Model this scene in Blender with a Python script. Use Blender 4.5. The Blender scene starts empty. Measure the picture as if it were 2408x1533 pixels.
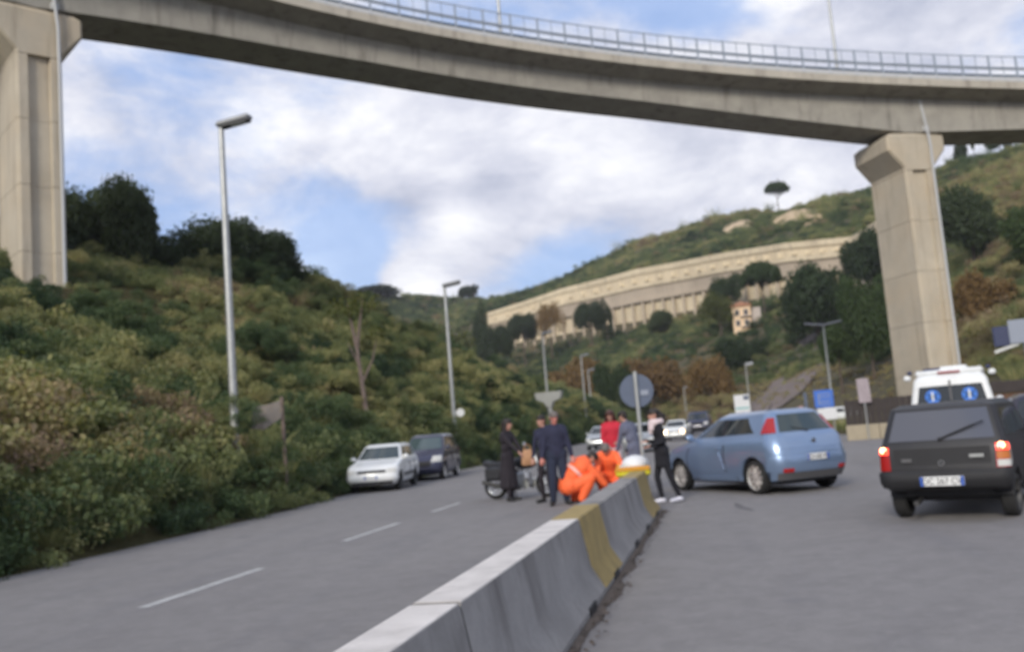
import bpy, bmesh, math, random
import numpy as np
from mathutils import Vector, Matrix, noise as mnoise
R = math.radians
random.seed(7); np.random.seed(7)
SC = bpy.context.scene
COL = SC.collection

# ---------------------------------------------------------------- camera
CH = 1.45
cam_d = bpy.data.cameras.new('camera')
cam = bpy.data.objects.new('camera', cam_d); COL.objects.link(cam)
F_ = Vector((-0.21051819, 0.97100609, 0.11326637)); R_ = Vector((0.97222263, 0.22007682, -0.07968282)); U_ = Vector((0.1022998, -0.09334545, 0.99036427))
mw = Matrix.Identity(4)
for i in range(3):
    mw[i][0] = R_[i]; mw[i][1] = U_[i]; mw[i][2] = -F_[i]
mw[2][3] = CH
cam.matrix_world = mw
cam_d.sensor_width = 36; cam_d.lens = 36 * 2190 / 2408
cam_d.clip_start = 0.1; cam_d.clip_end = 6000
cam_d.dof.use_dof = True; cam_d.dof.focus_distance = 1.0; cam_d.dof.aperture_fstop = 7.4; cam_d.dof.aperture_blades = 0
SC.camera = cam

# ---------------------------------------------------------------- sky and sun
SUN_EL, SUN_AZ = R(27), R(190)          # azimuth clockwise from +Y
sun_d = bpy.data.lights.new('sun', 'SUN'); sun_d.energy = 2.2; sun_d.angle = R(13); sun_d.color = (1.0, 0.93, 0.82)
sun = bpy.data.objects.new('sun', sun_d); COL.objects.link(sun)
sdir = Vector((math.sin(SUN_AZ) * math.cos(SUN_EL), math.cos(SUN_AZ) * math.cos(SUN_EL), math.sin(SUN_EL)))
sun.rotation_euler = sdir.to_track_quat('Z', 'Y').to_euler(); sun.location = sdir * 60
SC.view_settings.view_transform = 'Standard'; SC.view_settings.look = 'None'
SC.view_settings.gamma = 1; SC.view_settings.use_curve_mapping = False
SC.view_settings.exposure = 0.34
SC.render.engine = 'CYCLES'
SC.cycles.max_bounces = 6; SC.cycles.diffuse_bounces = 3; SC.cycles.glossy_bounces = 3; SC.cycles.transparent_max_bounces = 8
SC.cycles.use_denoising = True

W = bpy.data.worlds.new('World'); SC.world = W; W.use_nodes = True
wt = W.node_tree; wt.nodes.clear()
class NT:
    """tiny helper to wire shader nodes"""
    def __init__(s, t): s.t = t
    def n(s, typ, **kw):
        nd = s.t.nodes.new(typ)
        for k, v in kw.items():
            if k.startswith('_'): setattr(nd, k[1:], v)
        return nd
    def put(s, nd, key, v):
        if v is None: return
        if isinstance(v, bpy.types.NodeSocket): s.t.links.new(v, nd.inputs[key])
        else: nd.inputs[key].default_value = v
    def math(s, op, a, b=None, c=None, clamp=False):
        nd = s.n('ShaderNodeMath', _operation=op, _use_clamp=clamp)
        s.put(nd, 0, a); s.put(nd, 1, b)
        if c is not None: s.put(nd, 2, c)
        return nd.outputs[0]
    def noise(s, vec, scale, detail=4, rough=.55, dist=0.0):
        nd = s.n('ShaderNodeTexNoise'); s.put(nd, 'Vector', vec); nd.inputs['Scale'].default_value = scale
        nd.inputs['Detail'].default_value = detail; nd.inputs['Roughness'].default_value = rough; nd.inputs['Distortion'].default_value = dist
        return nd.outputs[0]
    def mix(s, f, a, b, typ='MIX'):
        nd = s.n('ShaderNodeMix', _data_type='RGBA', _blend_type=typ); s.put(nd, 'Factor', f)
        for k, v in ((6, a), (7, b)):
            if isinstance(v, bpy.types.NodeSocket): s.t.links.new(v, nd.inputs[k])
            else: nd.inputs[k].default_value = (*v, 1) if len(v) == 3 else v
        return nd.outputs[2]
    def ramp(s, f, stops, interp='LINEAR'):
        nd = s.n('ShaderNodeValToRGB'); s.put(nd, 0, f); cr = nd.color_ramp; cr.interpolation = interp
        while len(cr.elements) < len(stops): cr.elements.new(0.5)
        for e, (p, c) in zip(cr.elements, stops): e.position = p; e.color = (*c, 1) if len(c) == 3 else c
        return nd.outputs[0]
    def maprange(s, v, a, b, c=0.0, d=1.0, smooth=False):
        nd = s.n('ShaderNodeMapRange', _clamp=True, _interpolation_type='SMOOTHSTEP' if smooth else 'LINEAR'); s.put(nd, 0, v)
        for i, x in enumerate((a, b, c, d)): nd.inputs[i + 1].default_value = x
        return nd.outputs[0]
g = NT(wt)
out = g.n('ShaderNodeOutputWorld'); bg = g.n('ShaderNodeBackground'); bg.inputs[1].default_value = 0.10
sky = g.n('ShaderNodeTexSky', _sky_type='NISHITA', _sun_disc=False, _sun_elevation=SUN_EL, _sun_rotation=SUN_AZ)
sky.air_density = 1.0; sky.dust_density = 1.0; sky.ozone_density = 1.6
tc = g.n('ShaderNodeTexCoord'); D = tc.outputs['Generated']
mp = g.n('ShaderNodeMapping'); g.put(mp, 'Vector', D); mp.inputs['Scale'].default_value = (1, 1, 2.0); mp.inputs['Location'].default_value = (3.1, 1.7, 0.4)
dv = mp.outputs[0]
def blob(azd, eld, size, w):
    """a soft bank of cloud (w > 0) or a gap (w < 0) at a heading and height in the sky"""
    a, e = R(azd), R(eld)
    nd = g.n('ShaderNodeVectorMath', _operation='DISTANCE'); wt.links.new(D, nd.inputs[0])
    nd.inputs[1].default_value = (math.sin(a) * math.cos(e), math.cos(a) * math.cos(e), math.sin(e))
    return g.maprange(nd.outputs['Value'], 0.0, R(size), w, 0.0, True)
n1 = g.noise(dv, 2.3, 10, .60, .35); n2 = g.noise(dv, 7.0, 8, .62, .25); n3 = g.noise(dv, 1.3, 3, .5)
cov = g.math('ADD', n1, g.math('MULTIPLY', g.math('SUBTRACT', n2, .5), .42))
BLOBS_COVER = [(-22.3, 11.4, 4.2, -.34), (-33, 22, 9, -.05), (-38, 15, 5, -.06), (-8, 8.5, 6, -.17), (-13, 29, 9, -.16), (1, 27, 7, -.26),
               (-24.8, 9.0, 2.8, .50), (-18.8, 9.2, 3.2, .34), (-14, 16, 10, .22), (6, 27, 5.5, .35), (16, 26, 9, .15), (3, 15, 9, .10), (-4, 12, 6, .10)]
for b in BLOBS_COVER: cov = g.math('ADD', cov, blob(*b))
mask = g.maprange(cov, .36, .58, .30, 1, True)
br = g.math('ADD', g.math('MULTIPLY', g.math('SUBTRACT', n2, .5), .95), g.math('MULTIPLY_ADD', g.math('SUBTRACT', g.noise(dv, 3.4, 9, .64, .4), .5), 1.05, .60))
for b in [(-15.5, 13.6, 3.4, .27), (6, 26, 5, .5), (-24.5, 9.5, 3, .4), (-18, 9, 3.5, .22), (-8, 19, 8, .12), (-17, 17, 6, -.08), (-6, 11.5, 5, -.12), (16, 27, 9, -.14), (-13, 15.5, 4, -.1)]:
    br = g.math('ADD', br, blob(*b))
ccol = g.ramp(br, [(.36, (4.1, 4.4, 5.5)), (.60, (6.2, 6.35, 7.2)), (.92, (9.2, 9.2, 9.4))])
skc = g.mix(1.0, sky.outputs[0], (1.28, 1.22, 1.15), 'MULTIPLY')
skc = g.mix(.68, skc, (2.1, 3.9, 8.0))
wt.links.new(g.mix(mask, skc, ccol), bg.inputs[0]); wt.links.new(bg.outputs[0], out.inputs[0])

# ---------------------------------------------------------------- materials
MATS = {}
def mat(name, col, rough=.6, metal=0.0, var=.0, vscale=8.0, bump=0.0, bscale=40.0, spec=.5, coat=0.0, emit=None, estr=0.0, dirt=None, dscale=1.5, damt=.5, alpha=1.0, trans=0.0):
    m = bpy.data.materials.new(name); m.use_nodes = True; MATS[name] = m
    t = NT(m.node_tree); b = m.node_tree.nodes['Principled BSDF']
    b.inputs['Base Color'].default_value = (*col, 1); b.inputs['Roughness'].default_value = rough; b.inputs['Metallic'].default_value = metal
    b.inputs['Specular IOR Level'].default_value = spec; b.inputs['Coat Weight'].default_value = coat; b.inputs['Coat Roughness'].default_value = .14
    c = None
    if var or bump or dirt:
        tcn = t.n('ShaderNodeTexCoord'); P = tcn.outputs['Object']
    if var:
        nz = t.noise(P, vscale, 5, .6)
        c = t.mix(t.maprange(nz, .3, .7), tuple(max(0, x * (1 - var)) for x in col), tuple(min(1, x * (1 + var)) for x in col))
    if dirt:
        nz = t.noise(P, dscale, 6, .65, .4)
        c = t.mix(t.math('MULTIPLY', t.maprange(nz, .45, .7), damt), c if c is not None else col, dirt)
    if c is not None: m.node_tree.links.new(c, b.inputs['Base Color'])
    if bump:
        bn = t.n('ShaderNodeBump'); bn.inputs['Strength'].default_value = bump; bn.inputs['Distance'].default_value = .02
        m.node_tree.links.new(t.noise(P, bscale, 4, .6), bn.inputs['Height']); m.node_tree.links.new(bn.outputs[0], b.inputs['Normal'])
    if emit: b.inputs['Emission Color'].default_value = (*emit, 1); b.inputs['Emission Strength'].default_value = estr
    if trans: b.inputs['Transmission Weight'].default_value = trans
    if alpha < 1: b.inputs['Alpha'].default_value = alpha
    return m

def asphalt():
    m = mat('asphalt', (.2, .2, .21), .88); t = NT(m.node_tree); b = m.node_tree.nodes['Principled BSDF']
    P = t.n('ShaderNodeTexCoord').outputs['Object']
    mpn = t.n('ShaderNodeMapping'); t.put(mpn, 'Vector', P); mpn.inputs['Scale'].default_value = (1, .12, 1)
    big = t.noise(P, .22, 5, .6, .6); fine = t.noise(P, 26, 4, .75); sp = t.noise(P, 130, 2, .7); lane = t.noise(mpn.outputs[0], 1.1, 4, .55)
    c = t.ramp(big, [(.3, (.178, .168, .166)), (.5, (.216, .204, .199)), (.72, (.242, .228, .220))])
    c = t.mix(t.maprange(fine, .3, .7, .0, .45), c, (.158, .150, .150))
    c = t.mix(t.maprange(sp, .45, .75, 0, .4), c, (.34, .335, .33))
    c = t.mix(t.maprange(lane, .52, .70, 0, .34), c, (.13, .13, .145))
    c = t.mix(t.maprange(t.noise(P, 3.2, 5, .7, .5), .42, .66, 0, .42), c, (.140, .132, .130)); c = t.mix(t.maprange(t.noise(P, 7.5, 4, .7), .52, .7, 0, .30), c, (.29, .275, .265))
    stain = t.noise(P, .55, 3, .5, 1.2)
    c = t.mix(t.maprange(stain, .66, .76, 0, .45), c, (.09, .09, .105))
    m.node_tree.links.new(c, b.inputs['Base Color'])
    bn = t.n('ShaderNodeBump'); bn.inputs['Strength'].default_value = .35; bn.inputs['Distance'].default_value = .006
    m.node_tree.links.new(sp, bn.inputs['Height']); m.node_tree.links.new(bn.outputs[0], b.inputs['Normal'])
    return m
asphalt()

def concrete(name, lo, hi, streak=(.1, .095, .085), samt=.5, mottled=.8, warm=None):
    m = mat(name, hi, .85); t = NT(m.node_tree); b = m.node_tree.nodes['Principled BSDF']
    P = t.n('ShaderNodeTexCoord').outputs['Object']
    mpn = t.n('ShaderNodeMapping'); t.put(mpn, 'Vector', P); mpn.inputs['Scale'].default_value = (1, 1, .09)
    c = t.ramp(t.noise(P, mottled, 6, .62, .3), [(.3, lo), (.7, hi)])
    if warm: c = t.mix(t.maprange(t.noise(P, .35, 4, .6), .45, .7, 0, .55), c, warm)
    c = t.mix(t.math('MULTIPLY', t.maprange(t.noise(mpn.outputs[0], 1.6, 5, .65), .53, .74), samt), c, streak)
    c = t.mix(t.maprange(t.noise(P, 24, 3, .7), .5, .75, 0, .22), c, tuple(x * .5 for x in lo))
    m.node_tree.links.new(c, b.inputs['Base Color'])
    bn = t.n('ShaderNodeBump'); bn.inputs['Strength'].default_value = .25; bn.inputs['Distance'].default_value = .015
    m.node_tree.links.new(t.noise(P, 18, 4, .65), bn.inputs['Height']); m.node_tree.links.new(bn.outputs[0], b.inputs['Normal'])
    return m
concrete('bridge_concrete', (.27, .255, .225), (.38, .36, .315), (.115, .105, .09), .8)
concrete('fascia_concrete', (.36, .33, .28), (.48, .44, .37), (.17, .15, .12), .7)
concrete('pier_concrete', (.42, .37, .29), (.53, .47, .37), (.27, .225, .17), .7, .5, (.52, .42, .29))
concrete('barrier_concrete', (.205, .196, .188), (.325, .312, .300), (.10, .09, .085), .85, 1.6)
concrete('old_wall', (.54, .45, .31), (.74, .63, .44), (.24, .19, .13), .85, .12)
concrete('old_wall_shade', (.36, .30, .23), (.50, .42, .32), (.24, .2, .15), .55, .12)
concrete('low_wall', (.30, .26, .19), (.42, .36, .26), (.2, .17, .13), .4, 1.0)
mat('white_paint', (.65, .61, .57), .7, var=.10, vscale=3, dirt=(.36, .33, .30), dscale=5, damt=.4, bump=.2)
mat('lane_paint', (.46, .46, .45), .8, var=.12, vscale=4, dirt=(.22, .22, .22), dscale=7, damt=.75)
mat('yellow_paint', (.34, .25, .09), .75, var=.14, vscale=5, dirt=(.20, .16, .07), dscale=6, damt=.6, bump=.2)
mat('galvanised', (.42, .43, .42), .45, .55, var=.10, vscale=5)
mat('lamp_grey', (.30, .31, .32), .5, .3, var=.08)
mat('lamp_dark', (.045, .047, .05), .5)
mat('lamp_glass', (.5, .52, .52), .2)
mat('rail_steel', (.33, .37, .42), .45, .5, var=.1)
mat('rail_dark', (.065, .10, .14), .5, .4)
mat('wire', (.58, .62, .68), .5, .4)
mat('pipe_grey', (.46, .47, .48), .4, var=.06)
mat('blue_paint', (.215, .30, .45), .30, .5, coat=.7, var=.03, vscale=2)
mat('black_paint', (.012, .012, .015), .5, coat=.12, dirt=(.03, .029, .028), dscale=3, damt=.4)
mat('white_car', (.74, .76, .76), .3, coat=.5, dirt=(.5, .49, .46), dscale=3, damt=.3)
mat('navy_car', (.035, .038, .075), .3, .2, coat=.6)
mat('plum_car', (.025, .022, .035), .3, .2, coat=.6)
mat('silver_car', (.45, .47, .48), .35, .6, coat=.5)
mat('ambulance_white', (.76, .78, .78), .4, coat=.3, dirt=(.5, .5, .48), dscale=4, damt=.25)
mat('black_plastic', (.015, .015, .017), .7, var=.15, vscale=6)
mat('grey_plastic', (.10, .10, .105), .6)
mat('tyre', (.018, .018, .018), .85, bump=.3, bscale=60)
mat('rim_silver', (.62, .60, .57), .38, .55, var=.1, vscale=12)
mat('rim_dark', (.06, .06, .06), .5, .3)
mat('glass_dark', (.012, .017, .019), .04, spec=.8, coat=.3)
mat('glass_pale', (.055, .085, .088), .06, spec=.8)
mat('glass_teal', (.028, .045, .048), .05, spec=.8)
mat('red_lens', (.34, .012, .012), .2, coat=.5)
mat('red_lit', (.8, .03, .015), .2, emit=(1.0, .07, .03), estr=2.2)
mat('red_core', (.9, .4, .2), .2, emit=(1.0, .45, .22), estr=6.0)
mat('amber_lens', (.48, .15, .03), .2)
mat('clear_lens', (.55, .55, .52), .12, spec=.7)
mat('head_lit', (1, .9, .7), .2, emit=(1.0, .85, .58), estr=11.0)
mat('head_glow', (.9, .6, .3), .2, emit=(1.0, .58, .22), estr=2.0)
mat('plate_white', (.70, .71, .70), .5)
mat('plate_blue', (.03, .10, .42), .5)
mat('plate_ink', (.03, .03, .035), .6)
mat('chrome', (.6, .6, .6), .2, .9)
mat('star_blue', (.03, .17, .62), .5)
mat('sign_blue', (.03, .13, .50), .45)
mat('sign_white', (.62, .63, .64), .5)
mat('sign_back', (.085, .11, .165), .6, var=.08)
mat('sign_pale', (.24, .27, .33), .55)
mat('sign_navy', (.02, .03, .085), .55)
mat('pink_sign', (.45, .28, .30), .6)
mat('teal', (.20, .42, .42), .6)
mat('banner', (.34, .29, .31), .8, var=.12, vscale=3)
mat('dark_board', (.038, .030, .028), .8, var=.25, vscale=3)
mat('brown_board', (.115, .060, .036), .8, var=.2, vscale=3)
mat('orange_board', (.42, .17, .03), .7)
mat('weathered', (.15, .135, .125), .9, var=.25, vscale=3, dirt=(.20, .15, .08), dscale=4)
mat('old_timber', (.16, .12, .10), .9, var=.3, vscale=5)
mat('bark', (.10, .075, .058), .95, var=.3, vscale=5, bump=.4, bscale=12)
mat('bark_pale', (.15, .115, .10), .95, var=.25, vscale=4)
mat('skin', (.46, .25, .19), .5)
mat('skin_flush', (.52, .20, .16), .5)
mat('hair_dark', (.018, .012, .010), .55)
mat('hair_auburn', (.060, .018, .013), .5)
mat('hair_grey', (.14, .12, .11), .6)
mat('eye', (.02, .015, .012), .2)
mat('lips', (.34, .12, .10), .5)
mat('cloth_dark', (.020, .016, .022), .9, var=.2, vscale=9)
mat('cloth_navy', (.022, .024, .052), .9, var=.2, vscale=9)
mat('cloth_denim', (.018, .024, .048), .9, var=.2, vscale=9)
mat('cloth_black', (.009, .009, .014), .9)
mat('cloth_red', (.52, .022, .045), .85, var=.12, vscale=8)
mat('cloth_grey', (.115, .125, .18), .9, var=.12, vscale=8)
mat('cloth_scarf', (.66, .55, .56), .9, var=.1, vscale=12)
mat('hi_vis', (1.0, .155, .045), .7, var=.08, vscale=7, emit=(1.0, .16, .04), estr=0.0)
mat('reflective', (.80, .42, .36), .5)
mat('shoe_white', (.66, .66, .74), .6)
mat('shoe_dark', (.02, .02, .02), .6)
mat('tan_leather', (.40, .22, .115), .7, var=.12, vscale=9)
mat('stretcher_yellow', (.56, .49, .015), .55)
mat('stretcher_white', (.76, .77, .78), .8)
mat('strap_orange', (.62, .28, .03), .7)
mat('moto_silver', (.48, .50, .53), .3, .5)
mat('moto_dark', (.02, .021, .025), .5)
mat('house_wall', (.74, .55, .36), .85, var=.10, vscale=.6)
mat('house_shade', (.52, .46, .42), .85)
mat('roof_tile', (.34, .17, .10), .85, var=.2, vscale=2)
mat('window_dark', (.05, .05, .055), .2)
mat('earth', (.14, .10, .072), .95, var=.25, vscale=2)
mat('sand', (.50, .38, .24), .95, var=.25, vscale=.15, dirt=(.25, .19, .12), dscale=.2)
mat('track_soil', (.155, .125, .112), .95, var=.25, vscale=.5)
mat('glass_smoke', (.085, .090, .110), .10, spec=.8)
mat('skid', (.115, .110, .112), .9, var=.3, vscale=3)
mat('litter', (.090, .072, .060), .95, var=.4, vscale=20)

def terrain_mat(name, stops, sc=.12, sc2=.9):
    m = mat(name, (.1, .1, .05), .95, spec=.15); t = NT(m.node_tree); b = m.node_tree.nodes['Principled BSDF']
    P = t.n('ShaderNodeTexCoord').outputs['Object']
    f = t.math('ADD', t.math('MULTIPLY', t.noise(P, sc, 6, .6, .5), .6), t.math('MULTIPLY', t.noise(P, sc2, 6, .7, .3), .4))
    c = t.ramp(f, stops); m.node_tree.links.new(c, b.inputs['Base Color'])
    bn = t.n('ShaderNodeBump'); bn.inputs['Strength'].default_value = .8; bn.inputs['Distance'].default_value = .5
    m.node_tree.links.new(t.noise(P, sc2 * 1.5, 6, .7), bn.inputs['Height']); m.node_tree.links.new(bn.outputs[0], b.inputs['Normal'])
    return m
terrain_mat('embankment_soil', [(.3, (.035, .040, .016)), (.5, (.075, .068, .030)), (.7, (.12, .095, .045))], .25, 1.6)
terrain_mat('hill_soil', [(.3, (.050, .054, .028)), (.45, (.090, .080, .050)), (.58, (.11, .095, .055)), (.72, (.17, .14, .085))], .03, .25)
terrain_mat('ground_soil', [(.3, (.06, .058, .026)), (.5, (.10, .082, .042)), (.7, (.13, .105, .055))], .08, .6)

def leaf_mat(name, stops, tint=True, jitter=.20, trans=.32):
    m = bpy.data.materials.new(name); m.use_nodes = True; MATS[name] = m
    t = NT(m.node_tree); nt = m.node_tree; b = nt.nodes['Principled BSDF']; o = nt.nodes['Material Output']
    geo = t.n('ShaderNodeNewGeometry')
    if tint:
        at = t.n('ShaderNodeAttribute', _attribute_type='INSTANCER', _attribute_name='tint'); base = at.outputs['Fac']
    else:
        oi = t.n('ShaderNodeObjectInfo'); base = t.math('MULTIPLY_ADD', oi.outputs['Random'], .5, .25)
    rnd = t.math('MULTIPLY', t.math('SUBTRACT', geo.outputs['Random Per Island'], .5), jitter)
    wn = t.math('MULTIPLY', t.math('SUBTRACT', t.noise(geo.outputs['Position'], .8, 3, .6), .5), .35)
    f = t.math('ADD', t.math('ADD', base, rnd), wn, clamp=True)
    c = t.ramp(f, stops)
    b.inputs['Roughness'].default_value = .65; b.inputs['Specular IOR Level'].default_value = .25
    nt.links.new(c, b.inputs['Base Color'])
    tr = t.n('ShaderNodeBsdfTranslucent'); nt.links.new(t.mix(1.0, c, (1.2, 1.25, .6), 'MULTIPLY'), tr.inputs[0])
    ms = t.n('ShaderNodeMixShader'); ms.inputs[0].default_value = trans
    nt.links.new(b.outputs[0], ms.inputs[1]); nt.links.new(tr.outputs[0], ms.inputs[2]); nt.links.new(ms.outputs[0], o.inputs[0])
    return m
SCRUB = [(0.0, (0.031, 0.056, 0.031)), (0.2, (0.073, 0.114, 0.052)), (0.4, (0.14, 0.17, 0.077)), (0.6, (0.265, 0.273, 0.124)), (0.75, (0.372, 0.334, 0.164)), (0.87, (0.302, 0.239, 0.142)), (1.0, (0.196, 0.14, 0.099))]
leaf_mat('scrub_leaf', SCRUB)
leaf_mat('dark_leaf', [(0, (.016, .028, .014)), (.5, (.042, .062, .027)), (1, (.078, .098, .040))], False)
leaf_mat('pine_leaf', [(0, (.014, .028, .012)), (.5, (.038, .064, .022)), (1, (.070, .105, .034))], False)
leaf_mat('brown_leaf', [(0, (.085, .045, .022)), (.5, (.185, .118, .048)), (1, (.27, .175, .072))], False)
leaf_mat('olive_leaf', [(0, (.030, .045, .015)), (.5, (.070, .085, .024)), (1, (.13, .135, .035))], False)
M = MATS
# ---------------------------------------------------------------- mesh helpers
class MB:
    def __init__(s): s.v = []; s.f = []; s.m = []
    def add(s, verts, faces, mi=0):
        o = len(s.v); s.v += [tuple(map(float, p)) for p in verts]
        s.f += [tuple(i + o for i in f) for f in faces]; s.m += [mi] * len(faces)
    def box(s, c, d, rz=0.0, b=0.0, mi=0, rot=None):
        x, y, z = d[0] / 2, d[1] / 2, d[2] / 2
        mt = rot if rot is not None else Matrix.Rotation(rz, 3, 'Z')
        if b <= 0:
            vs = [(sx * x, sy * y, sz * z) for sx in (-1, 1) for sy in (-1, 1) for sz in (-1, 1)]
            fs = [(0, 1, 3, 2), (4, 6, 7, 5), (0, 4, 5, 1), (2, 3, 7, 6), (0, 2, 6, 4), (1, 5, 7, 3)]
        else:
            b = min(b, x * .9, y * .9, z * .9); vs = []; idx = {}
            for sx in (-1, 1):
                for sy in (-1, 1):
                    for sz in (-1, 1):
                        for a in range(3):
                            p = [sx * (x - b), sy * (y - b), sz * (z - b)]; p[a] = (sx * x, sy * y, sz * z)[a]
                            idx[sx, sy, sz, a] = len(vs); vs.append(p)
            I = lambda *k: idx[k]; fs = []
            for s1 in (-1, 1):
                fs.append([I(s1, -1, -1, 0), I(s1, 1, -1, 0), I(s1, 1, 1, 0), I(s1, -1, 1, 0)][::s1])
                fs.append([I(-1, s1, -1, 1), I(-1, s1, 1, 1), I(1, s1, 1, 1), I(1, s1, -1, 1)][::s1])
                fs.append([I(-1, -1, s1, 2), I(1, -1, s1, 2), I(1, 1, s1, 2), I(-1, 1, s1, 2)][::s1])
                for s2 in (-1, 1):
                    fs.append([I(-1, s1, s2, 1), I(-1, s1, s2, 2), I(1, s1, s2, 2), I(1, s1, s2, 1)])
                    fs.append([I(s1, -1, s2, 0), I(s1, -1, s2, 2), I(s1, 1, s2, 2), I(s1, 1, s2, 0)])
                    fs.append([I(s1, s2, -1, 0), I(s1, s2, -1, 1), I(s1, s2, 1, 1), I(s1, s2, 1, 0)])
                    for s3 in (-1, 1): fs.append([I(s1, s2, s3, 0), I(s1, s2, s3, 1), I(s1, s2, s3, 2)])
        s.add([tuple(mt @ Vector(p) + Vector(c)) for p in vs], fs, mi)
        return s
    def tube(s, pts, rad, n=8, mi=0, cap=True):
        pts = [Vector(p) for p in pts]
        if not hasattr(rad, '__len__'): rad = [rad] * len(pts)
        o = len(s.v); up = None
        for i, p in enumerate(pts):
            d = (pts[min(i + 1, len(pts) - 1)] - pts[max(i - 1, 0)])
            if d.length < 1e-9: d = Vector((0, 0, 1))
            d.normalize()
            if up is None: up = d.orthogonal().normalized()
            up = (up - d * up.dot(d))
            up = up.normalized() if up.length > 1e-6 else d.orthogonal().normalized()
            w = d.cross(up)
            for k in range(n):
                a = 2 * math.pi * k / n; s.v.append(tuple(p + (up * math.cos(a) + w * math.sin(a)) * rad[i]))
        for i in range(len(pts) - 1):
            for k in range(n):
                s.f.append((o + i * n + k, o + i * n + (k + 1) % n, o + (i + 1) * n + (k + 1) % n, o + (i + 1) * n + k)); s.m.append(mi)
        if cap:
            s.f.append(tuple(o + k for k in range(n))[::-1]); s.m.append(mi)
            s.f.append(tuple(o + (len(pts) - 1) * n + k for k in range(n))); s.m.append(mi)
        return s
    def ball(s, c, r, n=10, m=7, mi=0, rot=None):
        if not hasattr(r, '__len__'): r = (r, r, r)
        vs = []; fs = []
        for i in range(m + 1):
            th = math.pi * i / m
            for k in range(n):
                a = 2 * math.pi * k / n; p = Vector((r[0] * math.sin(th) * math.cos(a), r[1] * math.sin(th) * math.sin(a), r[2] * math.cos(th)))
                if rot is not None: p = rot @ p
                vs.append(tuple(p + Vector(c)))
        for i in range(m):
            for k in range(n): fs.append((i * n + k, (i + 1) * n + k, (i + 1) * n + (k + 1) % n, i * n + (k + 1) % n))
        s.add(vs, fs, mi); return s
    def sweep(s, prof, frames, mi=0, closed=True, cap=True):
        """prof: list of (a, b); frames: list of (origin, A, B) or with per-frame profiles when prof is callable"""
        o = len(s.v); n = None
        for i, (P, A, B) in enumerate(frames):
            pr = prof(i) if callable(prof) else prof; n = len(pr)
            for a, b in pr: s.v.append(tuple(Vector(P) + Vector(A) * a + Vector(B) * b))
        for i in range(len(frames) - 1):
            for k in range(n if closed else n - 1):
                s.f.append((o + i * n + k, o + i * n + (k + 1) % n, o + (i + 1) * n + (k + 1) % n, o + (i + 1) * n + k)); s.m.append(mi)
        if cap and closed:
            s.f.append(tuple(o + k for k in range(n))[::-1]); s.m.append(mi)
            s.f.append(tuple(o + (len(frames) - 1) * n + k for k in range(n))); s.m.append(mi)
        return s
    def prism(s, poly, z0, z1, mi=0, c=(0, 0), rz=0.0, top_scale=1.0):
        ca, sa = math.cos(rz), math.sin(rz)
        T = lambda p, k: (c[0] + k * (p[0] * ca - p[1] * sa), c[1] + k * (p[0] * sa + p[1] * ca))
        n = len(poly); vs = [(*T(p, 1), z0) for p in poly] + [(*T(p, top_scale), z1) for p in poly]
        fs = [tuple(range(n))[::-1], tuple(range(n, 2 * n))] + [(i, (i + 1) % n, n + (i + 1) % n, n + i) for i in range(n)]
        s.add(vs, fs, mi); return s
    def lathe(s, prof, n=24, axis='Y', c=(0, 0, 0), mi=0, closed=True):
        """prof (r, h) spun round an axis through c"""
        o = len(s.v); k = len(prof)
        for i in range(n):
            a = 2 * math.pi * i / n; ca, sa = math.cos(a), math.sin(a)
            for r, h in prof:
                p = {'Y': (r * ca, h, r * sa), 'Z': (r * ca, r * sa, h), 'X': (h, r * ca, r * sa)}[axis]
                s.v.append((p[0] + c[0], p[1] + c[1], p[2] + c[2]))
        for i in range(n):
            for j in range(k if closed else k - 1):
                s.f.append((o + i * k + j, o + i * k + (j + 1) % k, o + ((i + 1) % n) * k + (j + 1) % k, o + ((i + 1) % n) * k + j)); s.m.append(mi)
        return s
    def mesh(s, name, mats, smooth=True, angle=38):
        me = bpy.data.meshes.new(name); me.from_pydata(s.v, [], s.f)
        for q in (mats if isinstance(mats, (list, tuple)) else [mats]): me.materials.append(q)
        if len(me.materials) > 1: me.polygons.foreach_set('material_index', s.m)
        bm = bmesh.new(); bm.from_mesh(me); bmesh.ops.recalc_face_normals(bm, faces=bm.faces); bm.to_mesh(me); bm.free()
        if smooth:
            me.polygons.foreach_set('use_smooth', [True] * len(me.polygons)); me.set_sharp_from_angle(angle=R(angle))
        me.update(); return me
    def build(s, name, mats, parent=None, smooth=True, angle=38, loc=None, rz=0.0):
        o = bpy.data.objects.new(name, s.mesh(name, mats, smooth, angle)); COL.objects.link(o)
        if parent is not None: o.parent = parent
        if loc is not None: o.location = loc
        if rz: o.rotation_euler.z = rz
        return o
def link(name, me, parent=None, loc=None, rz=0.0):
    o = bpy.data.objects.new(name, me); COL.objects.link(o)
    if parent is not None: o.parent = parent
    if loc is not None: o.location = loc
    if rz: o.rotation_euler.z = rz
    return o
def tag(o, label=None, cat=None, group=None, kind=None):
    if label: o['label'] = label
    if cat: o['category'] = cat
    if group: o['group'] = group
    if kind: o['kind'] = kind
    return o
def thing(name, label, cat, loc=(0, 0, 0), rz=0.0, group=None):
    o = bpy.data.objects.new(name, None); COL.objects.link(o); o.empty_display_size = .3
    o.location = loc; o.rotation_euler.z = rz
    return tag(o, label, cat, group)
CHILDREN = {}
def copy_tree(o, parent=None):
    c = o.copy(); COL.objects.link(c)
    if parent is not None: c.parent = parent
    for ch in list(o.children): copy_tree(ch, c)
    return c
def lerp(a, b, t): return a + (b - a) * t
def fnoise(x, y, z=0.0, oct=4):
    return mnoise.fractal(Vector((x, y, z)), 1.0, 2.0, oct, noise_basis='PERLIN_ORIGINAL')
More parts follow.
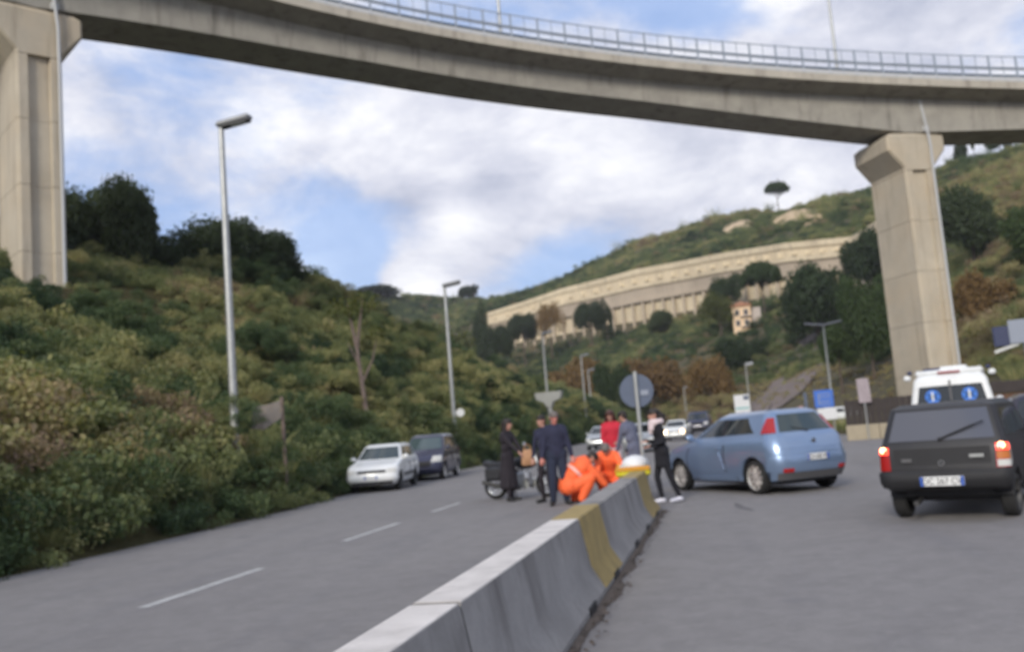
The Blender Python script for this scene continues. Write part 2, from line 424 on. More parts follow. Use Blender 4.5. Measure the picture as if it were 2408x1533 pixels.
def text_mesh(body, size, depth=.002):
    cu = bpy.data.curves.new('lettering', 'FONT'); cu.body = body; cu.size = size; cu.extrude = depth; cu.align_x = 'CENTER'; cu.align_y = 'CENTER'
    o = bpy.data.objects.new('lettering', cu); COL.objects.link(o)
    dg = bpy.context.evaluated_depsgraph_get(); me = bpy.data.meshes.new_from_object(o.evaluated_get(dg))
    bpy.data.objects.remove(o); return me

# ---------------------------------------------------------------- terrain functions
_WX = [-5, 12, 18, 23, 26, 30, 36, 41, 80, 130, 200]; _WV = [-10.0, -10.05, -10.3, -10.7, -11.2, -11.7, -11.8, -11.5, -12.4, -12.0, -8.0]
def edge_x(y): return float(np.interp(y, _WX, _WV))
_HY = [-20, 10, 25, 36, 52, 68, 80, 95, 117, 146, 175, 210]; _HV = [6.5, 8.0, 8.6, 9.4, 12.0, 12.3, 11.0, 10.0, 9.2, 7.6, 4.0, 0.5]
def emb_z(x, y):
    l = edge_x(y) - .35 - x
    if l <= 0: return -.02
    H = float(np.interp(y, _HY, _HV)); t = min(l / 16.5, 1.0)
    z = H * (t ** .86)
    if l > 16.5: z += (l - 16.5) * .22 * max(0, min(1, (130 - y) / 60)) - max(0, l - 34) * .12
    b = min(1, l / 3)
    return z + b * (.55 * fnoise(x * .22, y * .22, 3.3) + .8 * fnoise(x * .07, y * .07, 8.1))
# hillside: heading -> nodes (r, z): foot, below the terraces, behind the terraces, ridge, beyond
_AZ = [-60, -40, -25, -21.6, -17.4, -13.7, -9, -4.4, .8, 4.6, 8.4, 11, 13.6, 17.8, 30, 60]
_NR = [[260, 320, 340, 420, 620], [255, 320, 340, 420, 620], [245, 320, 340, 425, 620], [235, 315, 335, 425, 620], [225, 320, 345, 430, 640],
       [205, 327, 339, 424, 640], [185, 297, 309, 402, 620], [165, 267, 279, 372, 600], [140, 238, 250, 342, 580], [122, 219, 231, 322, 560],
       [104, 206, 218, 302, 540], [90, 180, 205, 280, 520], [76, 150, 185, 262, 500], [64, 125, 165, 232, 470], [58, 115, 150, 215, 460], [58, 110, 150, 215, 460]]
_NZ = [[0, 8, 10, 36, 50], [0, 9, 12, 40, 50], [0, 12, 16, 48, 52], [0, 22, 27, 67, 66], [0, 26, 33, 67.5, 66],
       [0, 32.5, 41.5, 62.5, 64], [0, 31.5, 43.5, 63.5, 66], [0, 30, 42.5, 70.5, 74], [0, 29, 39.5, 72.5, 78], [0, 28, 36.8, 68.5, 78],
       [0, 26.5, 34, 64, 76], [0, 25, 34, 61, 74], [0, 20, 33, 57.5, 72], [0, 18, 31, 53.5, 70], [0, 18, 31, 54, 70], [0, 18, 31, 54, 70]]
_NR = np.array(_NR, float); _NZ = np.array(_NZ, float)
_NZ[5:12, 1] -= 2.2; _NZ[5:12, 2] += 2.5
def hill_nodes(az):
    return np.array([np.interp(az, _AZ, _NR[:, k]) for k in range(5)]), np.array([np.interp(az, _AZ, _NZ[:, k]) for k in range(5)])
def hill_z(x, y, bumps=True):
    r = math.hypot(x, y); az = math.degrees(math.atan2(x, y)); nr, nz = hill_nodes(az)
    if r <= nr[0]: return -.04
    z = float(np.interp(r, nr, nz))
    if bumps:
        k = min(1, (r - nr[0]) / 25); k *= min(1, abs(r - (nr[1] + nr[2]) / 2) / 14) if az > -15 and az < 12 else 1
        z += k * (3.2 * fnoise(x * .018, y * .018, 1.7) + 1.2 * fnoise(x * .06, y * .06, 5.2))
    return z
def height(x, y): return max(emb_z(x, y) if x < edge_x(y) else -.02, hill_z(x, y))

def grid_mesh(name, xs, ys, fn, material):
    nx, ny = len(xs), len(ys); v = [fn(a, b) for b in ys for a in xs]
    f = [(j * nx + i, j * nx + i + 1, (j + 1) * nx + i + 1, (j + 1) * nx + i) for j in range(ny - 1) for i in range(nx - 1)]
    b = MB(); b.v = v; b.f = f; b.m = [0] * len(f)
    return b.build(name, M[material], angle=180)

# ---------------------------------------------------------------- setting
gb = MB(); gb.add([(-3000, -3000, -.06), (3000, -3000, -.06), (3000, 3000, -.06), (-3000, 3000, -.06)], [(0, 1, 2, 3)])
tag(gb.build('ground', M['ground_soil']), 'flat ground of the valley floor', kind='structure')
ys = list(np.arange(-14, 60, 2.0)) + list(np.arange(60, 222, 4.0))
ts = [0, .4, 1.0, 1.8, 2.8, 4, 5.4, 7, 8.6, 10.4, 12.4, 14.4, 16.5, 19, 22, 26, 31, 37, 44, 54]
tag(grid_mesh('embankment', ts, ys, lambda t, y: (edge_x(y) - t, y, emb_z(edge_x(y) - t, y)), 'embankment_soil'), 'steep scrub covered embankment rising left of the road', kind='structure')
azs = list(np.arange(-60, 60.1, 1.0)); rr = [0, .06, .14, .24, .36, .5, .64, .78, .9, 1.0, 1.12, 1.25, 1.4, 1.6, 1.8, 2.0, 2.2, 2.45, 2.7, 2.9, 3.0, 3.1, 3.3, 3.6, 4.0]
def hpt(az, q):
    nr, nz = hill_nodes(az); r = float(np.interp(q, range(5), nr)); x, y = r * math.sin(R(az)), r * math.cos(R(az))
    return (x, y, hill_z(x, y) if q > 0 else -.05)
tag(grid_mesh('hillside', azs, rr, hpt, 'hill_soil'), 'scrubby hillside rising behind the road', kind='structure')
hb = MB().box((0, 0, 49.9), (6400, 6400, 102.2)); hz = hb.build('haze', [], smooth=False); tag(hz, 'thin pale haze in the valley air', kind='stuff')
hm = bpy.data.materials.new('haze'); hm.use_nodes = True; MATS['haze'] = hm; hn = hm.node_tree; hn.nodes.clear()
ho = hn.nodes.new('ShaderNodeOutputMaterial'); hv = hn.nodes.new('ShaderNodeVolumePrincipled'); hv.inputs['Density'].default_value = .00022; hv.inputs['Color'].default_value = (.93, .94, 1, 1); hv.inputs['Anisotropy'].default_value = .1
hn.links.new(hv.outputs[0], ho.inputs['Volume']); hz.data.materials.append(hm)
# the road: both carriageways are one sheet
def sheet(name, left, right, z, material, label=None, kind='structure'):
    b = MB(); n = len(left); b.add([(*p, z) for p in left] + [(*p, z) for p in right], [(i, i + 1, n + i + 1, n + i) for i in range(n - 1)])
    return tag(b.build(name, M[material]), label, kind=kind)
ry = [-12, 0, 12, 18, 24, 33, 41, 60, 80, 100, 130, 160, 200]
redge = np.interp(ry, [-12, 34, 38, 44, 60, 100, 150, 200], [13, 13, 8, 5.6, 5.0, 4.6, 3.5, 6.0])
sheet('road', [(edge_x(y) - .12 * abs(math.sin(y)), y) for y in ry], [(x, y) for x, y in zip(redge, ry)], 0.0, 'asphalt', 'worn grey asphalt road')
for k in range(14):
    y0 = [3.4, 8.55, 13.7, 18.2][k] if k < 4 else 18.2 + 4.9 * (k - 3)
    b = MB(); L = 2.5 if k != 3 else 2.0
    b.add([(-5.95, y0, .004), (-5.82, y0, .004), (-5.82, y0 + L, .004), (-5.95, y0 + L, .004)], [(0, 1, 2, 3)])
    tag(b.build('lane_dash', M['lane_paint']), 'worn white lane dash painted on the left carriageway', kind='structure')
for pts_k, w_k in (([(.05, 16.1), (.12, 15.3), (.30, 14.6)], .07),):
    b = MB(); vs = []
    for q in range(13):
        f_ = q / 12 * (len(pts_k) - 1); k_ = min(int(f_), len(pts_k) - 2); e_ = f_ - k_; x_, y_ = lerp(pts_k[k_][0], pts_k[k_ + 1][0], e_), lerp(pts_k[k_][1], pts_k[k_ + 1][1], e_); ww = w_k * math.sin(math.pi * (q + .6) / 13.2); vs += [(x_ - ww, y_, .004), (x_ + ww, y_ + .01, .004)]
    b.add(vs, [(2 * i, 2 * i + 1, 2 * i + 3, 2 * i + 2) for i in range(12)]); tag(b.build('skid_mark', M['skid']), 'faint dark tyre skid mark on the asphalt', kind='structure')
# soil that has collected along the foot of the barrier, and litter on it
b = MB(); n = 60; vs = []
for i in range(n + 1):
    y = .3 + i * 15.2 / n; w = .05 + .07 * fnoise(y * 1.3, 2.2) + .04 * fnoise(y * 5, 1.1); vs += [(-1.20, y, .030), (-1.10, y, .026), (-1.10 + max(.02, w), y, .003)]
b.add(vs, [(3 * i + k, 3 * i + k + 1, 3 * i + k + 4, 3 * i + k + 3) for i in range(n) for k in (0, 1)])
tag(b.build('gutter_soil', M['litter'], angle=180), 'dark soil gathered along the foot of the barrier', kind='structure')
b = MB()
for i in range(420):
    y = .4 + 15 * random.random(); x = -1.09 + abs(random.gauss(0, .06)) + .06 * fnoise(y * 1.3, 2.2); s_ = random.uniform(.012, .035) * (1.5 if random.random() < .1 else 1); a = random.random() * 6.3
    z = .012 + random.random() * .03
    b.add([(x + s_ * math.cos(a + k * 1.57) * (1 if k % 2 else .5), y + s_ * math.sin(a + k * 1.57) * (1 if k % 2 else .5), z + random.uniform(-.008, .012)) for k in range(4)], [(0, 1, 2, 3)])
tag(b.build('leaf_litter', M['litter'], smooth=False), 'dead leaves and grit along the barrier', 'litter', kind='stuff')
# ---------------------------------------------------------------- viaduct
_ss = np.arange(-60, 100.01, .1)
def _a(s):
    s = max(-30, min(s, 62)); return .966735 + .0146143 * s - 9.525e-5 * s * s
_aa = np.array([_a(s) for s in _ss]); _dx = np.cumsum(np.sin(_aa) * .1); _dy = np.cumsum(np.cos(_aa) * .1)
_i0 = int(round(60 / .1)); _dx = _dx - _dx[_i0] - 16.2732; _dy = _dy - _dy[_i0] + 45.6077
def deck_z(s):
    if s > -6: return 23.954 - .12 * s
    if s < -17: return 25.334
    t = -6 - s; return 24.674 + .12 * t - .12 * t * t / 22
def deck_pt(s, d, dz):
    """s along the near edge, d away from the near edge, dz above the bottom of the edge beam"""
    a = _a(s); x = float(np.interp(s, _ss, _dx)); y = float(np.interp(s, _ss, _dy))
    return Vector((x - math.cos(a) * d, y + math.sin(a) * d, deck_z(s) + dz))
PIER_S = [-16.0, 32.2]
def web_d(s):
    k = min(abs(s - p) for p in PIER_S + [78.0, -62.0]); return 1.54 + .86 * max(0, 1 - k / 17.0) ** 1.4
via = thing('viaduct', 'curved concrete viaduct on two tall piers crossing over the road', 'viaduct', tuple(deck_pt(31.3, 3, -22)))
VL = Vector(via.location)
def vb(b, name, m, parent=None, **k):
    b.v = [tuple(Vector(p) - VL) for p in b.v]; return b.build(name, m, parent or via, **k)
ST = list(np.arange(-40, 76.1, 1.0))
def loft(prof, st=ST):
    b = MB(); n = None
    for s in st:
        pr = prof(s); n = len(pr); b.v += [tuple(deck_pt(s, d, z)) for d, z in pr]
    for i in range(len(st) - 1):
        for k in range(n): b.f.append((i * n + k, i * n + (k + 1) % n, (i + 1) * n + (k + 1) % n, (i + 1) * n + k)); b.m.append(0)
    b.f += [tuple(range(n)), tuple((len(st) - 1) * n + k for k in range(n))]; b.m += [0, 0]
    return b
DW = 6.1
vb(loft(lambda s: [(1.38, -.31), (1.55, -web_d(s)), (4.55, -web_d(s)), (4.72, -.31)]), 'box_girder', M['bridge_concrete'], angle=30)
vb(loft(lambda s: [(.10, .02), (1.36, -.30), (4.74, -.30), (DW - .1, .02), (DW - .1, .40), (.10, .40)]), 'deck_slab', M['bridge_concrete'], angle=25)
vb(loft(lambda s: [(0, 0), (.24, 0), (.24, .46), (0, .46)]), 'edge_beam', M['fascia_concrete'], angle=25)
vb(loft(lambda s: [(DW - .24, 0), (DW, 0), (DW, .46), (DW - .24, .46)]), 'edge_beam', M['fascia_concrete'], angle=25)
vb(loft(lambda s: [(.05, .46), (.40, .46), (.40, .72), (.05, .72)]), 'kerb', M['pipe_grey'], angle=25)
for d0 in (.12, DW - .12):
    sg = 1 if d0 < 1 else -1
    vb(loft(lambda s: [(d0, .80), (d0 + sg * .10, .80), (d0 + sg * .10, .90), (d0, .90)]), 'bottom_rail', M['rail_dark'], angle=25)
    vb(loft(lambda s: [(d0 + .02, 1.20), (d0 + sg * .08, 1.27), (d0 + .02, 1.34), (d0 + sg * .08, 1.42), (d0 + sg * .1, 1.42), (d0 + sg * .04, 1.34), (d0 + sg * .1, 1.27), (d0 + sg * .04, 1.20)]), 'guard_rail', M['rail_steel'], angle=25)
    vb(loft(lambda s: [(d0, 2.02), (d0 + sg * .05, 2.02), (d0 + sg * .05, 2.07), (d0, 2.07)]), 'top_rail', M['rail_steel'], angle=25)
# posts: one mesh, copied; thin stanchions half way between
pm = MB(); pm.box((0, 0, .80), (.10, .012, 1.60)); pm.box((0, .05, .80), (.09, .10, 1.60), b=.01); pm.box((0, .05, .03), (.2, .2, .05)); pmesh = pm.mesh('railing_post', M['rail_steel'])
sm = MB(); sm.box((0, 0, .80), (.035, .035, 1.58)); smesh = sm.mesh('stanchion', M['rail_steel'])
for k in range(-20, 44):
    for half in (0, 1):
        s = k * 1.6 + half * .8; p = deck_pt(s, .06, .46); o = link('stanchion' if half else 'railing_post', smesh if half else pmesh, via, tuple(p - VL), math.pi / 2 - _a(s))
# welded wire infill of the parapet
b = MB()
for s0 in np.arange(-32, 69, .2):
    p, q = deck_pt(s0, .10, .92), deck_pt(s0, .10, 2.02); t = (deck_pt(s0 + .02, .10, .92) - p).normalized() * .007
    b.add([p - t, p + t, q + t, q - t], [(0, 1, 2, 3)])
for z in np.arange(.95, 2.02, .16):
    st = list(np.arange(-32, 69, 1.6)); vs = []
    for s0 in st: vs += [deck_pt(s0, .10, z - .008), deck_pt(s0, .10, z + .008)]
    b.add(vs, [(2 * i, 2 * i + 1, 2 * i + 3, 2 * i + 2) for i in range(len(st) - 1)])
w_ = vb(b, 'wire_infill', M['wire'], smooth=False); w_['kind'] = 'stuff'
# piers
PW, PL = 2.0, 3.8
def pier_poly(w, l, rec=.24, rw=.50, ch=.12):
    w2, l2, r2 = w / 2, l / 2, w * rw / 2
    return [(-w2 + ch, -l2), (-r2, -l2), (-r2 + .05, -l2 + rec), (r2 - .05, -l2 + rec), (r2, -l2), (w2 - ch, -l2), (w2, -l2 + ch),
            (w2, l2 - ch), (w2 - ch, l2), (r2, l2), (r2 - .05, l2 - rec), (-r2 + .05, l2 - rec), (-r2, l2), (-w2 + ch, l2), (-w2, l2 - ch), (-w2, -l2 + ch)]
def rect_poly(w, l, ch=.12):
    w2, l2 = w / 2, l / 2
    return [(-w2 + ch, -l2), (w2 - ch, -l2), (w2, -l2 + ch), (w2, l2 - ch), (w2 - ch, l2), (-w2 + ch, l2), (-w2, l2 - ch), (-w2, -l2 + ch)]
for s, zb in zip(PIER_S, (7.0, -.3)):
    a = _a(s); rz = math.pi / 2 - a + R(4 if s < 0 else 10); zt = deck_z(s) - web_d(s) - .04; c = deck_pt(s, 1.46 + PL / 2, 0); cx, cy = c.x - VL.x, c.y - VL.y
    zc = zt - 2.35
    core = MB().prism(rect_poly(PW - .52, PL - .52), zb - VL.z, zc + .1 - VL.z, c=(cx, cy), rz=rz)
    pr = core.build('pier', M['pier_concrete'], via); pr['label'] = 'tall concrete pier with flared head, ' + ('standing on the scrub embankment' if s < 0 else 'behind the ambulance')
    z = zc
    while z > zb:
        h = min(3.1, z - zb)
        sg = MB().prism(pier_poly(PW, PL), z - h + .012 - VL.z, z - .012 - VL.z, c=(cx, cy), rz=rz)
        sg.build('pier_segment', M['pier_concrete'], pr, angle=20); z -= 3.1
    cp = MB()   # flared head: slope out, then an upright lip
    o1, o2 = rect_poly(PW, PL), rect_poly(PW + 1.9, PL + .02)
    ca, sa = math.cos(rz), math.sin(rz); T = lambda p, z: (cx + p[0] * ca - p[1] * sa, cy + p[0] * sa + p[1] * ca, z - VL.z)
    rings = [(o1, zc + .02), (o1, zc + .16), (o2, zc + 1.30), (o2, zt - .22), (rect_poly(PW + 1.3, PL - .3), zt)]
    vs = [T(p, zz) for po, zz in rings for p in po]; n = 8
    cp.add(vs, [(i * n + k, i * n + (k + 1) % n, (i + 1) * n + (k + 1) % n, (i + 1) * n + k) for i in range(len(rings) - 1) for k in range(n)] + [tuple(range(n)), tuple(range(4 * n, 5 * n))])
    cp.build('capital', M['pier_concrete'], pr, angle=20)
    px = PW / 2 - .16; py = -PL / 2 - .10
    pp = MB(); F = lambda x, y, z: T((x, y), z)
    pp.tube([F(px - .34, py - .05, zt + web_d(s) - .45), F(px - .16, py - .12, zt + .2), F(px - .04, py - .10, zt - .9), F(px, py, zc - .4), F(px, py, zb + .1)], .085, 10)
    pp.build('drain_pipe', M['pipe_grey'], pr)
    bx = MB(); bx.box(F(px - .14, py + .02, zt + .18), (.34, .22, .34), rz=rz, b=.03); bx.build('drain_box', M['pipe_grey'], pr)
    for q in (-1, 1):
        be = MB(); be.box(F(q * .75, -PL / 2 + .9, zt + .02), (.5, .6, .035), rz=rz); be.build('bearing', M['black_plastic'], pr)
# tall slim lamp posts on the viaduct, heads above the frame
for s, lab in ((7.45, 'slim lamp post on the viaduct railing, left one of two'), (27.75, 'slim tall lamp post on the viaduct above the far hill, right one of two')):
    p = deck_pt(s, .30, .72); t = thing('lamp_post', lab, 'lamp post', tuple(p), math.pi / 2 - _a(s), 'lamp posts on the viaduct')
    MB().tube([(0, 0, 0), (0, 0, 9.0)], [.10, .055], 10).build('pole', M['galvanised'], t)
    MB().tube([(0, 0, 8.9), (0, .5, 9.3), (0, 1.3, 9.4)], .04, 8).build('arm', M['galvanised'], t)
    MB().box((0, 1.6, 9.4), (.26, .7, .12), b=.04).build('lamp_head', M['lamp_grey'], t)

# ---------------------------------------------------------------- concrete barrier segments
prof = [(-.31, 0), (-.31, .07), (-.20, .25), (-.125, .655), (-.115, .665), (.115, .665), (.125, .655), (.20, .25), (.31, .07), (.31, 0)]
def barrier(y0, y1, label, white_top, bands):
    X = -1.44; t = thing('barrier', label, 'concrete barrier', (X, (y0 + y1) / 2, 0), 0, 'concrete barrier segments between the carriageways')
    cy = (y0 + y1) / 2; b = MB(); ys_ = np.linspace(y0 - cy, y1 - cy, 9)
    b.sweep(prof, [((0, y, 0), (1, 0, 0), (0, 0, 1)) for y in ys_]); b.build('block', M['barrier_concrete'], t, angle=25)
    if white_top:
        e = .003; tp = [(-.118 - e, .640), (-.127 - e, .656), (-.116, .665 + e), (.116, .665 + e), (.122, .660 + e)]
        tp = tp + [(x * .96, z - .006) for x, z in tp[::-1]]
        w = MB(); w.sweep(tp, [((0, y, 0), (1, 0, 0), (0, 0, 1)) for y in np.linspace(y0 - cy + .02, y1 - cy - .02, 5)]); w.build('painted_top', M['white_paint'], t, angle=25)
    for a0, a1 in bands:
        e = .004; po = [(x * (1 + e / .2), z + (e if z > .6 else 0)) for x, z in prof[1:-1]]; pi = [(x * .97, z - .004) for x, z in prof[1:-1]][::-1]
        w = MB(); w.sweep(po + pi, [((0, y - cy, 0), (1, 0, 0), (0, 0, 1)) for y in np.linspace(a0, a1, 4)]); w.build('painted_band', M['yellow_paint'], t, angle=25)
    for y in (y0 - cy + .8, y1 - cy - .8):   # drain notches in the foot
        w = MB(); w.box((.295, y, .045), (.05, .34, .08)); w.build('drain_notch', M['black_plastic'], t)
barrier(.62, 4.38, 'nearest concrete barrier segment with white painted top, cut by the frame', True, [])
barrier(4.41, 8.13, 'second concrete barrier segment from the camera with white painted top', True, [])
barrier(8.16, 11.9, 'concrete barrier segment with a yellow band at its near end', False, [(8.17, 9.50)])
barrier(11.93, 15.3, 'farthest concrete barrier segment with a yellow band at its far end', False, [(13.75, 15.28)])
# ---------------------------------------------------------------- vehicles
NF, NC, NS, NR = 4, 5, 44, 4
class Shell:
    """A car body as a stack of plan outlines (nose +x, left +y) joined by faces; panels, glass and lamps are cut from the same surface."""
    def __init__(s, rings, wheels, rw, arch):
        s.wheels, s.rw, s.arch = wheels, rw, arch; s.P = []
        for k, r in enumerate(rings):
            zf, zr, xf, xr, hw = r[:5]; cf, cr, bf, br = r[5] if len(r) > 5 else (.3, .2, .1, .06)
            pts = []; h = lambda y, b, w: b * (y / w) ** 2
            for i in range(NF): y = (hw - cf) * i / NF; pts.append([xf - h(y, bf, hw), y])
            x0 = xf - h(hw - cf, bf, hw)
            for i in range(NC): a = R(90) * i / NC; pts.append([x0 - cf + cf * math.cos(a), hw - cf + cf * math.sin(a)])
            xa, xb = x0 - cf, xr + h(hw - cr, br, hw) + cr
            for i in range(NS + 1):
                t = i / NS; pts.append([lerp(xa, xb, t), hw * (1 - .022 * (2 * t - 1) ** 4)])
            xq = xr + h(hw - cr, br, hw)
            for i in range(1, NC + 1): a = R(90) * i / NC; pts.append([xq + cr - cr * math.sin(a), hw - cr + cr * math.cos(a)])
            for i in range(1, NR + 1): y = (hw - cr) * (1 - i / NR); pts.append([xr + h(y, br, hw), y])
            row = []
            for x, y in pts:
                t = (x - xf) / (xr - xf); z = lerp(zf, zr, t)
                if k < 4:
                    for xw in wheels:
                        if abs(x - xw) < arch and y > hw * .55: z = max(z, rw + math.sqrt(arch ** 2 - (x - xw) ** 2) + k * .004)
                row.append(Vector((x, y, z)))
            s.P.append(row)
        s.N = len(s.P[0])
    def at(s, u, v, side=1):
        v = max(0, min(len(s.P) - 1.0001, v)); k = int(v); f = v - k; u = max(0, min(s.N - 1.0001, u)); j = int(u); e = u - j
        p = s.P[k][j].lerp(s.P[k][j + 1], e).lerp(s.P[k + 1][j].lerp(s.P[k + 1][j + 1], e), f)
        return Vector((p.x, p.y * side, p.z))
    def u_of_x(s, x, v):
        k = int(min(v, len(s.P) - 1)); f = v - k; k2 = min(k + 1, len(s.P) - 1)
        xs = [lerp(s.P[k][j].x, s.P[k2][j].x, f) for j in range(NF + NC, NF + NC + NS + 1)]
        return NF + NC + float(np.interp(-x, [-q for q in xs], range(NS + 1)))
    def u_of_y(s, y, v, end):
        k = int(min(v, len(s.P) - 1)); f = v - k; k2 = min(k + 1, len(s.P) - 1)
        if end == 'F':
            ysv = [lerp(s.P[k][j].y, s.P[k2][j].y, f) for j in range(NF + NC + 1)]; return float(np.interp(y, ysv, range(NF + NC + 1)))
        J = list(range(s.N - 1, s.N - 2 - NR - NC, -1)); ysv = [lerp(s.P[k][j].y, s.P[k2][j].y, f) for j in J]
        return float(np.interp(y, ysv, range(len(J))))
    def body(s):
        b = MB(); N = s.N; L = [list(range(N)) + [None]]
        ring = lambda row: [tuple(p) for p in row] + [(p.x, -p.y, p.z) for p in row[1:-1][::-1]]
        n = 2 * N - 2
        for row in s.P: b.v += ring(row)
        for k in range(len(s.P) - 1):
            for j in range(n): b.f.append((k * n + j, k * n + (j + 1) % n, (k + 1) * n + (j + 1) % n, (k + 1) * n + j)); b.m.append(0)
        o = (len(s.P) - 1) * n
        # roof: strip between the two halves
        for j in range(N - 1):
            a, c = o + j, o + j + 1; d = o + (n - j) % n; e = o + n - j - 1
            if j == 0: b.f.append((a, c, e)); 
            elif j == N - 2: b.f.append((a, c, d))
            else: b.f.append((a, c, e, d))
            b.m.append(0)
        return b
    def patch(s, fn, n, m, off=.004, thick=.02, crown=0.0):
        """fn(a, b) -> (u, v, side), a, b in 0..1; a solid panel riding 'off' above the surface"""
        b = MB(); top = []; low = []
        e = .02
        for j in range(m + 1):
            for i in range(n + 1):
                a, c = i / n, j / m; p = s.at(*fn(a, c)); a2 = a + e if a < .5 else a - e; c2 = c + e if c < .5 else c - e
                du = (s.at(*fn(a2, c)) - p) * (1 if a < .5 else -1); dv = (s.at(*fn(a, c2)) - p) * (1 if c < .5 else -1); nn = du.cross(dv)
                if nn.length < 1e-12: nn = Vector((0, p.y, .01)) if abs(p.y) > .01 else Vector((p.x, 0, 0.01))
                nn.normalize(); ref = Vector((p.x * .5, p.y, max(.05, p.z - .75)))
                if nn.dot(ref) < 0: nn = -nn
                k = off + crown * (1 - (2 * a - 1) ** 4) * (1 - (2 * c - 1) ** 4)
                top.append(tuple(p + nn * k)); low.append(tuple(p + nn * (off - thick)))
        q = len(top); b.v = top + low; w = n + 1
        for j in range(m):
            for i in range(n):
                A = j * w + i; b.f.append((A, A + 1, A + w + 1, A + w)); b.m.append(0)
        per = [(i, i + 1) for i in range(n)] + [(j * w + n, (j + 1) * w + n) for j in range(m)] + [(m * w + i + 1, m * w + i) for i in range(n)[::-1]] + [((j + 1) * w, j * w) for j in range(m)[::-1]]
        for A, B in per: b.f.append((A, B, B + q, A + q)); b.m.append(0)
        return b
    def side(s, xl0, xl1, xh0, xh1, v0, v1, sd, **k):
        """side panel: front / rear x at the lower and the upper edge"""
        def fn(a, c):
            v = lerp(v0, v1, c); return (lerp(lerp(s.u_of_x(xl0, v0), s.u_of_x(xl1, v0), a), lerp(s.u_of_x(xh0, v1), s.u_of_x(xh1, v1), a), c), v, sd)
        return s.patch(fn, k.pop('n', 8), k.pop('m', 4), **k)
    def endp(s, end, yl0, yl1, yh0, yh1, v0, v1, **k):
        """front or rear panel between signed y at its lower and upper edge"""
        sg = lambda y, v: math.copysign(s.u_of_y(abs(y), v, end), y)
        A, B, Cc, Dd = sg(yl0, v0), sg(yl1, v0), sg(yh0, v1), sg(yh1, v1)
        def fn(a, c):
            w = lerp(lerp(A, B, a), lerp(Cc, Dd, a), c); u = abs(w) if end == 'F' else s.N - 1 - abs(w)
            return (u, lerp(v0, v1, c), 1 if w >= 0 else -1)
        return s.patch(fn, k.pop('n', 10), k.pop('m', 4), **k)

def wheel(parent, x, y, r, w, rim, sd, spokes=10, dark=False):
    t = MB(); h = w / 2; ri = r * .72
    t.lathe([(ri, -h * .8), (ri + .01, -h), (r - .035, -h), (r - .008, -h * .78), (r, -h * .4), (r, h * .4), (r - .008, h * .78), (r - .035, h), (ri + .01, h), (ri, h * .8)], 28)
    o = t.build('wheel', M['tyre'], parent, loc=(x, y, r))
    d = MB(); q = sd; d.lathe([(0.001, q * h * .30), (ri * .95, q * h * .42), (ri + .004, q * h * .96), (ri + .004, q * h * .70), (ri * .9, q * h * .2), (0.001, q * h * .1)], 28, mi=1 if spokes else 0)
    if spokes:
        for k in range(spokes):
            a = 2 * math.pi * k / spokes; m3 = Matrix.Rotation(-a, 3, 'Y')
            d.box(m3 @ Vector((ri * .52, q * h * .62, 0)), (ri * .9, h * .22, ri * .26), b=.006, rot=m3)
        d.lathe([(0.001, q * h * .95), (ri * .2, q * h * .9), (ri * .24, q * h * .5), (0.001, q * h * .4)], 14)
        d.lathe([(ri * .93, q * h * .5), (ri + .006, q * h * .98), (ri + .006, q * h * .7), (ri * .93, q * h * .4)], 28)
    d.build('rim', [M[rim], M['rim_dark' if spokes else rim]], o)
    return o
def text_on(parent, body, size, loc, rot, m, name='lettering', wide=1.0):
    me = text_mesh(body, size); me.materials.append(M[m]); o = link(name, me, parent, loc); o.rotation_euler = rot; o.scale = (wide, 1, 1); return o
def plate(parent, x, z, rear=True, txt=None, w=.52, h=.11, label=None, y=0.0, tilt=0.0):
    """licence plate on the rear (or nose) of a car"""
    sgn = -1 if rear else 1
    b = MB(); b.box((0, 0, 0), (.014, w, h), b=.004); o = b.build('licence_plate', M['plate_white'], parent, loc=(x, y, z)); o.rotation_euler.y = tilt
    for q in (-1, 1):
        e = MB(); e.box((sgn * .0055, q * (w / 2 - .022), 0), (.008, .040, h - .006)); e.build('blue_strip', M['plate_blue'], o)
    if txt:
        t = text_on(o, txt, h * .98, (sgn * .0085, 0, -.004), (R(90), 0, R(-90 if rear else 90)), 'plate_ink', 'lettering', .82)
    return o

